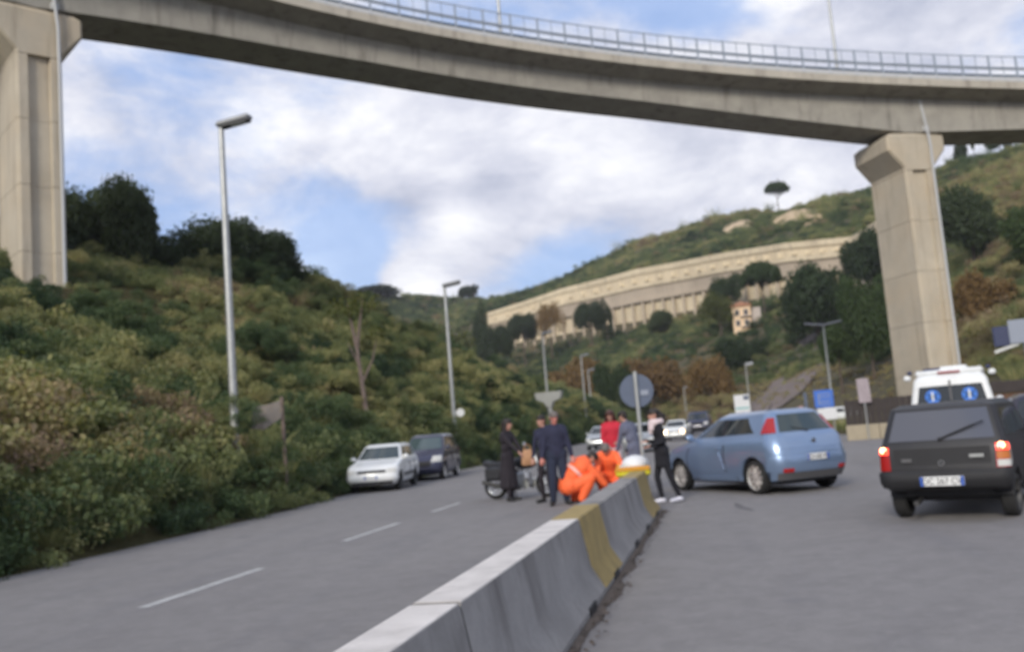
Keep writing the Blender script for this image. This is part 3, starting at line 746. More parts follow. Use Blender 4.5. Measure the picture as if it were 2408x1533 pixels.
def make_car(name, label, cat, loc, az, spec):
    """az: heading, clockwise from +Y"""
    t = thing(name, label, cat, loc, R(90 - az)); p = spec
    S = Shell(p['rings'], p['wheels'], p['rw'], p['arch']); paint = M[p['paint']]; t_ = t
    S.body().build('body', paint, t, angle=32)
    xf, xr = p['rings'][1][2], p['rings'][1][3]; hw = p['rings'][2][4]
    zb = p['rings'][0][0] - .04; u = MB(); u.box(((xf + xr) / 2, 0, (zb + .58) / 2), (xf - xr - .5, 2 * hw - .50, .58 - zb)); u.box(((p['wheels'][0] + p['wheels'][1]) / 2, 0, zb + .12), (p['wheels'][0] - p['wheels'][1] - 2 * p['arch'] - .06, 2 * hw - .16, .2))
    u.box(((xf + xr) / 2, 0, .48), (xf - xr - .25, 2 * hw - .5, .10))
    u.build('underbody', M['black_plastic'], t)
    ty = p.get('tyre_w', .175)
    for x in p['wheels']:
        for sd in (1, -1):
            wl = MB(); y1 = sd * (hw - .30); wl.lathe([(.02, 0), (p['arch'] - .012, 0), (p['arch'] - .012, sd * .26), (p['arch'] - .03, sd * .26), (p['arch'] - .03, sd * .015), (.02, sd * .015)], 20, c=(x, y1, p['rw']))
            wl.v = [(a, b, max(c, p['rw'] + .02)) for a, b, c in wl.v]; wl.build('wheel_arch', M['black_plastic'], t)
            wheel(t, x, sd * (hw - .03 - ty / 2), p['rw'], ty, p['rim'], sd, p.get('spokes', 0))
    gl = M[p.get('glass', 'glass_dark')]; gf = M[p.get('glass_front', p.get('glass', 'glass_dark'))]
    ws = p['windshield']; S.endp('F', -ws[0], ws[0], -ws[1], ws[1], 5.08, 5.93, n=12, m=5, off=.005).build('windshield', gf, t, angle=60)
    rw_ = p['rear_window']; S.endp('R', -rw_[0], rw_[0], -rw_[1], rw_[1], rw_[2], rw_[3], n=12, m=5, off=.006).build('rear_window', M[p.get('glass_rear', p.get('glass', 'glass_dark'))], t, angle=60)
    for sd in (1, -1):
        for q in p['side_windows']: S.side(*q, sd, n=8, m=5, off=.004).build('side_window', M[q_mat(p)], t, angle=60)
        for q in p['doors']:
            for gx in (0, 1): S.side(q[gx] - .012, q[gx] + .012, q[2 + gx] - .012, q[2 + gx] + .012, q[4], min(q[5], 3.95), sd, n=1, m=8, off=.0065, thick=.01).build('door_gap', M['black_plastic'], t)
            d = S.side(q[0], q[1], q[2], q[3], q[4], q[5], sd, n=9, m=6, off=.005, thick=.012).build('door', paint, t, angle=50)
            hx = q[1] + .16; hp = S.at(S.u_of_x(hx, 3.62), 3.62, sd)
            MB().box(hp + Vector((0, sd * .022, 0)), (.17, .026, .032), b=.010).build('door_handle', M[p.get('trim', 'black_plastic')], d)
        mp_ = S.at(S.u_of_x(p['mirror_x'], 5.0), 5.02, sd)
        mo = MB(); mo.ball(mp_ + Vector((.02, sd * .115, .055)), (.055, .095, .070), 12, 8); mo.tube([mp_, mp_ + Vector((0, sd * .09, .03))], .022, 6)
        mo.build('wing_mirror', M[p.get('mirror', p['paint'])], t)
    for (end, args, m, nm, off, thick) in p['panels']:
        pm_ = M[m]
        if end == 'S':
            for sd in (1, -1): S.side(*args, sd, n=8, m=3, off=off, thick=thick).build(nm, pm_, t, angle=40)
        elif end in 'FR' and args[0] is None:      # mirrored pair: (None, yl0, yl1, yh0, yh1, v0, v1)
            for sd in (1, -1):
                a = [q * sd for q in args[1:5]]; S.endp(end, *a, args[5], args[6], n=7, m=5, off=off, thick=thick).build(nm, pm_, t, angle=60)
        else: S.endp(end, *args, n=14, m=4, off=off, thick=thick, crown=.012 if nm == 'bumper' else 0).build(nm, pm_, t, angle=40)
    return t, S
def q_mat(p): return p.get('glass_side', p.get('glass', 'glass_dark'))

# -- light blue three-door hatchback, turned across the road
HATCH = dict(paint='blue_paint', rim='rim_silver', spokes=10, wheels=(1.24, -1.27), rw=.305, arch=.365, glass='glass_dark', glass_side='glass_dark', glass_rear='glass_teal', mirror='blue_paint', trim='blue_paint',
    rings=[(.21, .24, 1.92, -1.90, .77, (.38, .30, .10, .08)), (.37, .40, 1.99, -2.00, .82, (.42, .34, .12, .10)), (.52, .56, 2.00, -2.02, .845, (.42, .34, .13, .11)), (.695, .74, 1.95, -2.00, .85, (.42, .36, .13, .11)),
           (.82, .97, 1.78, -1.93, .83, (.40, .34, .14, .11)), (.985, 1.055, .98, -1.86, .775, (.22, .30, .20, .12)), (1.405, 1.42, .12, -1.60, .585, (.16, .22, .13, .10)), (1.475, 1.485, -.06, -1.46, .44, (.14, .18, .1, .08))],
    windshield=(.66, .50), rear_window=(.56, .43, 5.07, 5.92),
    side_windows=[(.80, -.28, .16, -.34, 5.10, 5.88), (-.38, -1.30, -.44, -1.00, 5.12, 5.86)],
    doors=[(.86, -.42, .80, -.42, 1.1, 4.85)], mirror_x=.72,
    panels=[('R', (-.66, .66, -.62, .62, 3.2, 4.95), 'blue_paint', 'tailgate', .008, .012), ('R', (-.80, .80, -.82, .82, .9, 2.6), 'blue_paint', 'bumper', .012, .02),
            ('R', (-.70, .70, -.72, .72, .06, .85), 'grey_plastic', 'bumper_skirt', .010, .02),
            ('R', (None, .615, .755, .50, .59, 5.05, 5.76), 'red_lens', 'taillight', .016, .03), ('R', (None, .48, .66, .48, .66, .95, 1.35), 'red_lens', 'reflector', .022, .03),
            ('F', (None, .42, .80, .48, .78, 3.1, 3.85), 'clear_lens', 'headlight', .006, .02), ('F', (-.4, .4, -.42, .42, 1.3, 2.3), 'black_plastic', 'grille', .006, .02), ('F', (-.74, .74, -.78, .78, .5, 1.2), 'blue_paint', 'bumper', .012, .02),
            ('S', (.92, -.94, .92, -.92, .04, .55), 'blue_paint', 'sill', .012, .02), ('S', (-.27, -.39, -.33, -.45, 5.10, 5.87), 'black_plastic', 'door_pillar', .005, .012)])
car, S = make_car('hatchback', 'light blue three door hatchback turned across the road', 'car', (.40, 18.96, 0), -34, HATCH)
o = plate(car, -2.055, .62, True, 'CX 640 VE', w=.46, label=None)
b = MB(); b.tube([S.at(S.N - 1, 5.06) + Vector((-.02, 0, 0)), S.at(S.N - 1 - S.u_of_y(.30, 5.25, 'R'), 5.28, 1) + Vector((-.018, 0, .0))], [.014, .006], 6); b.build('rear_wiper', M['black_plastic'], car)
MB().lathe([(.001, -.004), (.04, -.004), (.04, .004), (.001, .004)], 16, axis='X', c=(-1.985, 0, .90)).build('emblem', M['chrome'], car)
st = MB(); st.box((.10, -.33, .95), (.14, .46, .60), b=.05); st.box((.12, -.33, 1.30), (.09, .26, .18), b=.04); st.build('seat', M['cloth_black'], car)
MB().tube([(-1.2, .30, 1.474), (-1.32, .30, 1.60)], [.012, .004], 6).build('aerial', M['black_plastic'], car)

# -- small boxy black hatchback seen from behind, brake lights on
BOXY = dict(paint='black_paint', rim='rim_dark', spokes=0, wheels=(1.06, -1.10), rw=.275, arch=.335, glass='glass_dark', glass_rear='glass_smoke', mirror='black_plastic',
    rings=[(.35, .38, 1.60, -1.62, .69, (.14, .12, .05, .03)), (.42, .47, 1.69, -1.73, .735, (.16, .14, .06, .04)), (.57, .58, 1.68, -1.73, .745, (.16, .14, .06, .04)), (.65, .64, 1.64, -1.69, .745, (.14, .10, .05, .03)),
           (.85, .905, 1.55, -1.66, .735, (.14, .09, .06, .03)), (.93, .975, .84, -1.63, .715, (.10, .09, .10, .03)), (1.40, 1.41, .30, -1.40, .615, (.09, .09, .07, .03)), (1.47, 1.465, .16, -1.28, .53, (.10, .12, .06, .04))],
    windshield=(.62, .54), rear_window=(.61, .53, 5.07, 5.92),
    side_windows=[(.70, -.22, .26, -.24, 5.10, 5.86), (-.30, -1.36, -.32, -1.18, 5.12, 5.86)],
    doors=[(.78, -.28, .74, -.28, .8, 4.9)], mirror_x=.66,
    panels=[('R', (-.60, .60, -.60, .60, 3.05, 4.98), 'black_paint', 'tailgate', .010, .014), ('R', (-.735, .735, -.735, .735, .75, 2.75), 'black_plastic', 'bumper', .030, .04),
            ('R', (-.55, .55, -.55, .55, 3.25, 4.05), 'black_plastic', 'tailgate_recess', .012, .004),
            ('F', (None, .42, .66, .42, .66, 3.1, 3.8), 'clear_lens', 'headlight', .006, .02), ('F', (-.4, .4, -.4, .4, 3.1, 3.8), 'black_plastic', 'grille', .006, .02), ('F', (-.72, .72, -.72, .72, .4, 2.6), 'black_plastic', 'bumper', .03, .04),
            ('S', (.70, -.74, .70, -.74, .3, 2.2), 'black_plastic', 'side_moulding', .012, .02)])
car, S = make_car('small_hatchback', 'small boxy black hatchback with lit brake lights, seen from behind', 'car', (3.10, 13.5, 0), 23, BOXY)
car.scale = (.97, .97, .95)
plate(car, -1.790, .510, True, 'DC 267 CV', w=.50, h=.115)
for sd in (1, -1):
    h = S.endp('R', sd * .60, sd * .745, sd * .60, sd * .74, 3.02, 4.42, n=6, m=5, off=.014, thick=.03).build('taillight', M['red_lens'], car, angle=60)
    S.endp('R', sd * .615, sd * .735, sd * .615, sd * .73, 3.80, 4.36, n=6, m=3, off=.018, thick=.02).build('brake_lamp', M['red_lit'], h)
    c = S.at(S.N - 1 - S.u_of_y(.675, 4.08, 'R'), 4.08, sd); MB().lathe([(.001, -.004), (.040, -.004), (.036, .006), (.001, .006)], 14, axis='X', c=(c.x - .018, c.y, c.z)).build('bulb', M['red_core'], h)
    if sd < 0:
        S.endp('R', -.615, -.735, -.615, -.735, 3.40, 3.74, n=6, m=2, off=.018, thick=.02).build('turn_lamp', M['amber_lens'], h)
        S.endp('R', -.615, -.735, -.615, -.735, 3.06, 3.36, n=6, m=2, off=.018, thick=.02).build('reverse_lamp', M['clear_lens'], h)
a0 = S.at(S.N - 1, 5.10) + Vector((-.022, 0, 0)); a1 = S.at(S.N - 1 - S.u_of_y(.40, 5.45, 'R'), 5.48, -1) + Vector((-.022, 0, 0))
wp = MB(); wp.tube([a0, a0.lerp(a1, .5), a1], [.015, .012, .007], 6); wp.tube([a0.lerp(a1, .25) + Vector((-.012, 0, 0)), a1 + Vector((-.012, -.10, .03))], .009, 6); wp.ball(a0, .025, 8, 6); wp.build('rear_wiper', M['black_plastic'], car)
MB().lathe([(.024, -.004), (.036, -.004), (.036, .006), (.024, .006)], 18, axis='X', c=(-1.705, 0, .725)).build('emblem', M['chrome'], car)
MB().box((-1.702, .40, .77), (.006, .12, .045), b=.002).build('badge', M['grey_plastic'], car)
MB().box((-1.702, -.40, .80), (.006, .16, .04), b=.002).build('badge', M['galvanised'], car)
ex = MB(); ex.tube([(-1.35, .34, .27), (-1.62, .34, .235), (-1.72, .34, .235)], [.03, .03, .034], 10); ex.build('exhaust_pipe', M['rim_dark'], car)
MB().box((-1.25, 0, .27), (.10, 1.20, .09), b=.03).build('rear_axle', M['black_plastic'], car)
S.side(-1.42, -1.56, -1.42, -1.54, 3.15, 4.4, -1, n=4, m=4, off=.010, thick=.02).build('pale_side_patch', M['clear_lens'], car)

# -- white estate at the roadside, facing the camera
ESTATE = dict(paint='white_car', rim='rim_dark', spokes=0, wheels=(1.22, -1.20), rw=.285, arch=.345, glass='glass_dark', glass_front='glass_teal', mirror='white_car',
    rings=[(.23, .25, 1.80, -1.80, .72, (.24, .2, .08, .05)), (.36, .38, 1.90, -1.88, .78, (.26, .22, .10, .05)), (.52, .55, 1.91, -1.89, .80, (.26, .2, .10, .05)), (.66, .70, 1.84, -1.87, .80, (.24, .18, .10, .05)),
           (.78, .92, 1.70, -1.83, .785, (.22, .16, .11, .05)), (.93, .98, .86, -1.80, .74, (.16, .14, .14, .05)), (1.345, 1.36, .20, -1.55, .585, (.13, .12, .10, .05)), (1.41, 1.42, .06, -1.42, .47, (.12, .12, .08, .04))],
    windshield=(.64, .52), rear_window=(.58, .50, 5.12, 5.88), side_windows=[(.72, -.18, .17, -.20, 5.10, 5.86), (-.26, -1.05, -.28, -1.0, 5.12, 5.86), (-1.12, -1.6, -1.08, -1.42, 5.14, 5.84)],
    doors=[(.80, -.22, .76, -.22, 1.0, 4.9), (-.24, -1.06, -.24, -.98, 1.9, 4.9)], mirror_x=.66,
    panels=[('F', (-.44, .44, -.44, .44, 2.35, 2.95), 'black_plastic', 'grille', .008, .02), ('F', (None, .46, .76, .48, .74, 2.3, 3.25), 'clear_lens', 'headlight', .006, .02), ('F', (-.76, .76, -.77, .77, .9, 1.75), 'white_car', 'bumper', .035, .05),
            ('F', (-.62, .62, -.62, .62, .1, .7), 'black_plastic', 'lower_grille', .004, .02), ('F', (-.62, .62, -.60, .60, 4.08, 4.94), 'white_car', 'bonnet', .007, .012),
            ('R', (None, .58, .76, .58, .75, 2.4, 4.3), 'red_lens', 'taillight', .01, .02), ('R', (-.76, .76, -.76, .76, .9, 2.0), 'grey_plastic', 'bumper', .03, .04), ('S', (.82, -.82, .82, -.82, 1.2, 1.9), 'grey_plastic', 'side_moulding', .010, .02)])
car, S = make_car('estate_car', 'white estate car stopped on the left roadside, facing the camera', 'car', (-10.72, 28.5, 0), 172, ESTATE)
plate(car, 1.958, .445, False, w=.40, h=.10)
# -- dark blue people carrier behind it
MPV = dict(paint='navy_car', rim='rim_silver', spokes=8, wheels=(1.20, -1.20), rw=.30, arch=.36, glass='glass_dark', glass_front='glass_pale', mirror='navy_car', glass_side='glass_dark',
    rings=[(.25, .26, 1.75, -1.80, .76, (.3, .2, .1, .05)), (.40, .40, 1.84, -1.88, .82, (.32, .22, .11, .06)), (.58, .58, 1.85, -1.89, .84, (.32, .2, .12, .06)), (.76, .78, 1.78, -1.87, .84, (.30, .18, .12, .06)),
           (.92, 1.00, 1.58, -1.84, .82, (.26, .16, .12, .06)), (1.06, 1.10, 1.02, -1.82, .77, (.18, .14, .16, .06)), (1.54, 1.55, .30, -1.66, .62, (.15, .12, .12, .05)), (1.62, 1.62, .12, -1.55, .50, (.14, .12, .1, .04))],
    windshield=(.66, .55), rear_window=(.6, .52, 5.1, 5.9), side_windows=[(.86, -.14, .28, -.16, 5.08, 5.86), (-.22, -1.0, -.24, -.98, 5.10, 5.86), (-1.06, -1.62, -1.04, -1.5, 5.12, 5.84)],
    doors=[(.92, -.18, .88, -.18, 1.0, 4.9), (-.20, -1.04, -.20, -1.0, 1.8, 4.9)], mirror_x=.78,
    panels=[('F', (-.42, .42, -.44, .44, 1.6, 2.6), 'black_plastic', 'grille', .008, .02), ('F', (None, .44, .80, .50, .78, 2.4, 3.6), 'clear_lens', 'headlight', .008, .02), ('F', (-.78, .78, -.8, .8, .6, 1.4), 'navy_car', 'bumper', .02, .04),
            ('R', (None, .60, .80, .60, .78, 3.0, 4.8), 'red_lens', 'taillight', .01, .02), ('R', (-.78, .78, -.78, .78, .6, 2.0), 'navy_car', 'bumper', .02, .04)])
make_car('people_carrier', 'dark blue people carrier parked behind the white estate car', 'car', (-10.80, 33.5, 0), 175, MPV)
# -- dark saloon right of the black hatchback
SAL = dict(ESTATE); SAL.update(paint='plum_car', rim='rim_silver', spokes=7, mirror='plum_car', glass='glass_dark', glass_front='glass_dark')
SAL['panels'] = [('R', (None, .56, .78, .56, .77, 2.6, 4.2), 'red_lens', 'taillight', .012, .02), ('R', (-.77, .77, -.78, .78, .7, 2.2), 'plum_car', 'bumper', .025, .04), ('R', (-.56, .56, -.56, .56, 2.6, 4.8), 'plum_car', 'tailgate', .008, .012),
                 ('F', (None, .46, .76, .48, .74, 2.3, 3.25), 'clear_lens', 'headlight', .006, .02), ('F', (-.76, .76, -.77, .77, .9, 1.75), 'plum_car', 'bumper', .03, .04)]
make_car('saloon_car', 'dark plum coloured car at the right frame edge beside the black hatchback', 'car', (5.25, 17.1, 0), 12, SAL)
# -- oncoming cars and far vehicles
FAR = dict(ESTATE); FAR.update(paint='silver_car', glass_front='glass_dark', mirror='silver_car')
FAR['panels'] = [q for q in ESTATE['panels'] if q[2] != 'white_car']
def far_car(name, label, loc, az, paint, lit=False):
    sp = dict(FAR); sp['paint'] = paint; sp['mirror'] = paint
    sp['panels'] = [q for q in FAR['panels'] if not (lit and q[3] == 'headlight')] + [('F', (-.76, .76, -.77, .77, .9, 1.75), paint, 'bumper', .03, .04)]
    c, S = make_car(name, label, 'car', loc, az, sp)
    if lit:
        for sd in (1, -1):
            p = S.at(S.u_of_y(.58, 2.7, 'F'), 2.75, sd) + Vector((.03, 0, 0))
            h = MB().lathe([(.001, -.03), (.17, -.03), (.16, .02), (.001, .03)], 18, axis='X', c=p).build('headlight', M['head_glow'], c)
            MB().lathe([(.001, 0), (.085, 0), (.075, .045), (.001, .05)], 14, axis='X', c=p).build('bulb', M['head_lit'], h)
    return c
far_car('oncoming_car', 'white oncoming car with both headlights on', (-3.25, 66.5, 0), 184, 'white_car', True)
far_car('oncoming_car', 'silver oncoming car behind the person in the red jacket', (-7.4, 58, 0), 182, 'silver_car')
far_car('oncoming_car', 'pale grey oncoming car right of the round sign post', (-3.95, 47, 0), 183, 'silver_car')
far_car('parked_car', 'small white car parked beside the dark board fence', (9.1, 76, 0), 75, 'white_car')
VAN = dict(paint='navy_car', rim='rim_dark', spokes=0, wheels=(1.45, -1.45), rw=.33, arch=.40, glass='glass_dark', mirror='black_plastic',
    rings=[(.28, .28, 2.2, -2.2, .86, (.2, .1, .08, .03)), (.45, .45, 2.32, -2.32, .92, (.24, .12, .1, .03)), (.72, .72, 2.33, -2.33, .95, (.24, .12, .1, .03)), (.90, .90, 2.28, -2.32, .95, (.22, .1, .1, .03)),
           (1.10, 1.10, 2.10, -2.31, .94, (.2, .1, .1, .03)), (1.24, 1.24, 1.75, -2.30, .92, (.16, .1, .14, .03)), (1.84, 1.86, 1.15, -2.24, .80, (.16, .1, .1, .03)), (1.98, 1.98, .95, -2.12, .70, (.16, .12, .1, .03))],
    windshield=(.80, .70), rear_window=(.76, .68, 5.10, 5.76), side_windows=[(1.55, .62, 1.05, .60, 5.08, 5.80), (.48, -.7, .48, -.7, 5.12, 5.80), (-.82, -2.1, -.82, -2.06, 5.12, 5.80)],
    doors=[(1.62, .56, 1.58, .56, 1.0, 4.9), (.5, -.74, .5, -.74, 1.0, 4.9)], mirror_x=1.5,
    panels=[('R', (None, .80, .93, .80, .92, 2.6, 4.6), 'red_lens', 'taillight', .012, .02), ('R', (-.9, .9, -.9, .9, .5, 1.8), 'black_plastic', 'bumper', .04, .05), ('F', (None, .56, .9, .56, .88, 2.8, 3.8), 'clear_lens', 'headlight', .01, .02),
            ('F', (-.5, .5, -.5, .5, 2.6, 3.7), 'black_plastic', 'grille', .01, .02), ('F', (-.9, .9, -.9, .9, .5, 1.8), 'black_plastic', 'bumper', .03, .05)])
make_car('delivery_van', 'dark blue van coming up behind the white oncoming car', 'van', (-2.05, 83, 0), 184, VAN)
AMB = dict(VAN); AMB.update(paint='ambulance_white', mirror='ambulance_white', rim='rim_silver', glass_rear='glass_dark')
car, S = make_car('ambulance', 'white ambulance with blue stars on its rear windows, ahead of the black hatchback', 'ambulance', (5.92, 26.2, .03), 15, AMB)
# a slit between the rear doors, stars of life on both panes, roof gear
c = S.at(S.N - 1, 5.45); MB().box((c.x - .012, 0, c.z), (.02, .045, .62)).build('door_pillar', M['grey_plastic'], car)
for sd in (1, -1):
    p = S.at(S.N - 1 - S.u_of_y(.40, 5.36, 'R'), 5.36, sd); d = MB()
    d.lathe([(.001, -.004), (.168, -.004), (.168, .004), (.001, .004)], 24, axis='X', c=(p.x - .022, p.y, p.z)); o = d.build('blue_star', M['star_blue'], car)
    MB().box((p.x - .030, p.y, p.z + .01), (.006, .040, .22)).build('white_staff', M['plate_white'], o)
    for k in (60, -60): MB().box((p.x - .028, p.y, p.z), (.005, .03, .29), rot=Matrix.Rotation(R(k), 3, 'X')).build('star_arm', M['glass_teal'], o)
    MB().box((-2.1, sd * .93, 1.95), (.22, .16, .13), b=.04).build('side_marker', M['ambulance_white'], car)
    MB().box((-2.12, sd * .86, 2.075), (.16, .12, .09), b=.03).build('beacon', M['sign_navy'], car)
MB().box((-.6, 0, 2.03), (3.0, 1.50, .14), b=.05).build('roof_deck', M['ambulance_white'], car)
MB().box((-1.5, -.10, 2.13), (.55, .62, .10), b=.04).build('roof_vent', M['ambulance_white'], car)
MB().box((-2.14, 0, 2.03), (.06, .50, .04), b=.01).build('roof_lamp', M['red_lens'], car)
MB().box((.6, .35, 2.16), (.35, .8, .13), b=.05).build('light_bar', M['sign_navy'], car)
for sd in (1, -1): MB().tube([(-2.05, sd * .68, 2.11), (.7, sd * .68, 2.11)], .02, 6).build('roof_rail', M['galvanised'], car)
# ---------------------------------------------------------------- people
def ik(a, t, l1, l2, pole):
    a, t = Vector(a), Vector(t); d = t - a; L = min(d.length, (l1 + l2) * .998); d = d.normalized()
    t = a + d * L; k = (l1 * l1 - l2 * l2 + L * L) / (2 * L); h = math.sqrt(max(0, l1 * l1 - k * k))
    p = Vector(pole); p = p - d * p.dot(d); p = p.normalized() if p.length > 1e-6 else d.orthogonal().normalized()
    return a + d * k + p * h, t
def remeshed(name, caps, mats, parent, voxel=.010, smooth=2):
    """caps: tapered capsules (p0, p1, r0, r1, material, squash); one closed skin is grown round all of them"""
    b = MB()
    for p0, p1, r0, r1, mi, *sq in caps:
        p0, p1 = Vector(p0), Vector(p1); d = p1 - p0
        if d.length < 1e-5: d = Vector((0, 0, 1e-4))
        pts = []; rad = []
        dn = d.normalized()
        for q in (-1, -.86, -.5): pts.append(p0 + dn * r0 * q); rad.append(max(.0008, r0 * math.sqrt(1 - q * q)))
        pts.append(p0); rad.append(r0); pts.append(p1); rad.append(r1)
        for q in (.5, .86, 1): pts.append(p1 + dn * r1 * q); rad.append(max(.0008, r1 * math.sqrt(max(0, 1 - q * q))))
        o = len(b.v); b.tube(pts, rad, 12)
        if sq:      # squash across an axis: (axis vector, factor)
            ax, f = Vector(sq[0][0]).normalized(), sq[0][1]
            for i in range(o, len(b.v)):
                v = Vector(b.v[i]); c = p0 + d * max(0, min(1, (v - p0).dot(d) / max(1e-9, d.length_squared))); w = v - c
                b.v[i] = tuple(v - ax * w.dot(ax) * (1 - f))
    me = bpy.data.meshes.new('tmp'); me.from_pydata(b.v, [], b.f)
    bm = bmesh.new(); bm.from_mesh(me); bmesh.ops.recalc_face_normals(bm, faces=bm.faces); bm.to_mesh(me); bm.free()
    o = bpy.data.objects.new('tmp', me); COL.objects.link(o)
    md = o.modifiers.new('r', 'REMESH'); md.mode = 'VOXEL'; md.voxel_size = voxel
    ms = o.modifiers.new('s', 'SMOOTH'); ms.factor = .5; ms.iterations = smooth
    dg = bpy.context.evaluated_depsgraph_get(); m2 = bpy.data.meshes.new_from_object(o.evaluated_get(dg)); bpy.data.objects.remove(o); bpy.data.meshes.remove(me)
    m2.name = name; m2.materials.clear()
    for m in mats: m2.materials.append(M[m])
    n = len(m2.polygons); cen = np.empty(n * 3, np.float32); m2.polygons.foreach_get('center', cen); cen = cen.reshape(-1, 3)
    best = np.full(n, 1e9); mi_ = np.zeros(n, np.int32)
    for p0, p1, r0, r1, mi, *sq in caps:
        a = np.array(p0, float); d = np.array(p1, float) - a; L2 = max(1e-9, d @ d); t = np.clip(((cen - a) @ d) / L2, 0, 1)
        dist = np.linalg.norm(cen - (a + t[:, None] * d), axis=1) - (r0 + (r1 - r0) * t)
        k = dist < best; best[k] = dist[k]; mi_[k] = mi
    m2.polygons.foreach_set('material_index', mi_); m2.polygons.foreach_set('use_smooth', [True] * n); m2.update()
    return link(name, m2, parent)

def person(label, loc, az, group=None, height=1.72, pelvis=(0, 0, .95), lean=0, side=0, twist=0, hands=((-.26, .10, .80), (.26, .10, .80)), feet=((-.10, 0), (.10, 0)), knee=(0, 1, 0), toe=None,
           head=(0, 0), top='cloth_navy', legs='cloth_denim', shoe='shoe_dark', skin='skin', hair='hair_dark', style='short', bulk=1.0, elbow=None, coat=0.0, foot_z=(.08, .08), curl=.5, scarf=False, hood=False, flare=1.0):
    """local frame: facing +Y, right is +X. lean: degrees forward; head: (pitch down, yaw right)."""
    k = height / 1.72; t = thing('person', label, 'person', loc, R(-az), group)
    mats = [top, legs, shoe, skin, hair]; TOP, LEG, SHOE, SK, HR = 0, 1, 2, 3, 4
    pv = Vector(pelvis) * (1 if pelvis[2] < .8 else k)
    rot = Matrix.Rotation(R(twist), 3, 'Z') @ Matrix.Rotation(R(side), 3, 'Y') @ Matrix.Rotation(R(-lean), 3, 'X')
    rot2 = Matrix.Rotation(R(twist), 3, 'Z') @ Matrix.Rotation(R(side), 3, 'Y') @ Matrix.Rotation(R(-lean * .55), 3, 'X')
    up = rot @ Vector((0, 0, 1)); up2 = rot2 @ Vector((0, 0, 1)); rt = rot @ Vector((1, 0, 0)); fw = rot @ Vector((0, 1, 0))
    waist = pv + up2 * .20 * k; chest = waist + up * .20 * k; sh = chest + up * .115 * k; nk = sh + up * .055 * k
    ry = R(-head[1]); hr = Matrix.Rotation(R(twist), 3, 'Z') @ Matrix.Rotation(ry, 3, 'Z') @ Matrix.Rotation(R(-head[0]), 3, 'X')
    hu, hf, hx = hr @ Vector((0, 0, 1)), hr @ Vector((0, 1, 0)), hr @ Vector((1, 0, 0))
    hc = nk + up * .055 * k + hu * .085 * k + hf * .015
    B = bulk; caps = []
    C = lambda p0, p1, r0, r1, mi, *sq: caps.append((p0, p1, r0 * k, r1 * k, mi, *sq))
    C(pv - rt * .075, pv + rt * .075, .118 * B, .118 * B, LEG if not coat else TOP, (fw, .86))
    C(waist - rt * .05, waist + rt * .05, .118 * B, .118 * B, TOP, (fw, .84)); C(pv + up2 * .05, waist, .135 * B, .130 * B, TOP, (fw, .82))
    C(waist, chest, .135 * B, .142 * B, TOP, (fw, .82)); C(chest - rt * .085 * k, chest + rt * .085 * k, .122 * B, .122 * B, TOP, (fw, .86)); C(sh - rt * .115 * k - up * .02, sh + rt * .115 * k - up * .02, .072 * B, .072 * B, TOP)
    C(sh, nk, .072, .058, TOP); C(nk - up * .01, hc - hu * .05, .054, .050, SK)
    # head: skull, jaw, nose, ears, brow, lips
    C(hc + hu * .022 * k - hf * .012, hc + hu * .022 * k + hf * .012, .088, .086, SK, (hx, .86)); C(hc + hf * .030 - hu * .02, hc - hu * .085 * k + hf * .052, .066, .038, SK, (hx, .95))
    C(hc + hf * .088 + hu * .012, hc + hf * .104 - hu * .028, .010, .015, SK)
    for s_ in (-1, 1): C(hc + hx * .077 * s_ * k - hf * .005 + hu * .01, hc + hx * .079 * s_ * k - hf * .008 - hu * .03, .017, .012, SK, (hx, .5))
    if coat:
        for a_ in np.linspace(0, 2 * math.pi, 10, endpoint=False):
            dr = Vector((math.cos(a_), math.sin(a_) * .75, 0)); C(pv + dr * .07 + Vector((0, 0, .05)), pv + dr * (.07 + .09 * flare) + Vector((0, 0, -coat)), .085, .065, TOP)
    fingers = []
    for i, s_ in ((0, -1), (1, 1)):
        S_ = sh + rt * s_ * .165 * k - up * .03 * k; hp = Vector(hands[i]); po = Vector(elbow[i]) if elbow else (rt * s_ * .5 - fw - Vector((0, 0, .3)))
        E, Hd = ik(S_, hp, .285 * k, .255 * k, po)
        C(S_, E, .058 * B, .047 * B, TOP); C(E, E.lerp(Hd, .92), .047 * B, .036 * B, TOP); C(E.lerp(Hd, .9), Hd, .028, .026, SK)
        d = (Hd - E).normalized(); pn = d.cross(rt * s_); pn = pn.normalized() if pn.length > .1 else fw; wv = pn.cross(d).normalized()
        C(Hd + d * .02, Hd + d * .065, .032, .036, SK, (pn, .55))
        for q, (o_, L) in enumerate(((-.030, .060), (-.011, .072), (.010, .068), (.029, .052))):
            b0 = Hd + d * .078 + wv * o_; m_ = b0 + d * L * .5 * k + pn * .008 * curl; e_ = m_ + (d * (1 - curl * .6) + pn * curl).normalized() * L * .5 * k
            caps.append((b0 - d * .02, m_, .0098, .0092, SK)); caps.append((m_, e_, .0092, .0078, SK))
        th = -s_ * .034 * (1 if wv.dot(rt) * s_ > 0 else -1); b0 = Hd + d * .035 + wv * th * .9
        caps.append((b0, b0 + d * .03 + wv * th * .8 + pn * .012, .0125, .0105, SK)); caps.append((b0 + d * .03 + wv * th * .8 + pn * .012, b0 + d * .058 + wv * th * .9 + pn * .024, .0105, .0085, SK))
        # legs
        H_ = pv + rt * s_ * .092 * k - Vector((0, 0, .03)); ft = Vector((feet[i][0], feet[i][1], foot_z[i])); K_, A_ = ik(H_, ft, .43 * k, .42 * k, knee if not isinstance(knee[0], tuple) else knee[i])
        C(H_, K_, .088 * B, .062 * B, LEG); C(K_, K_.lerp(A_, .35), .060 * B, .060 * B, LEG); C(K_.lerp(A_, .35), A_ + Vector((0, 0, .02)), .060 * B, .046 * B, LEG)
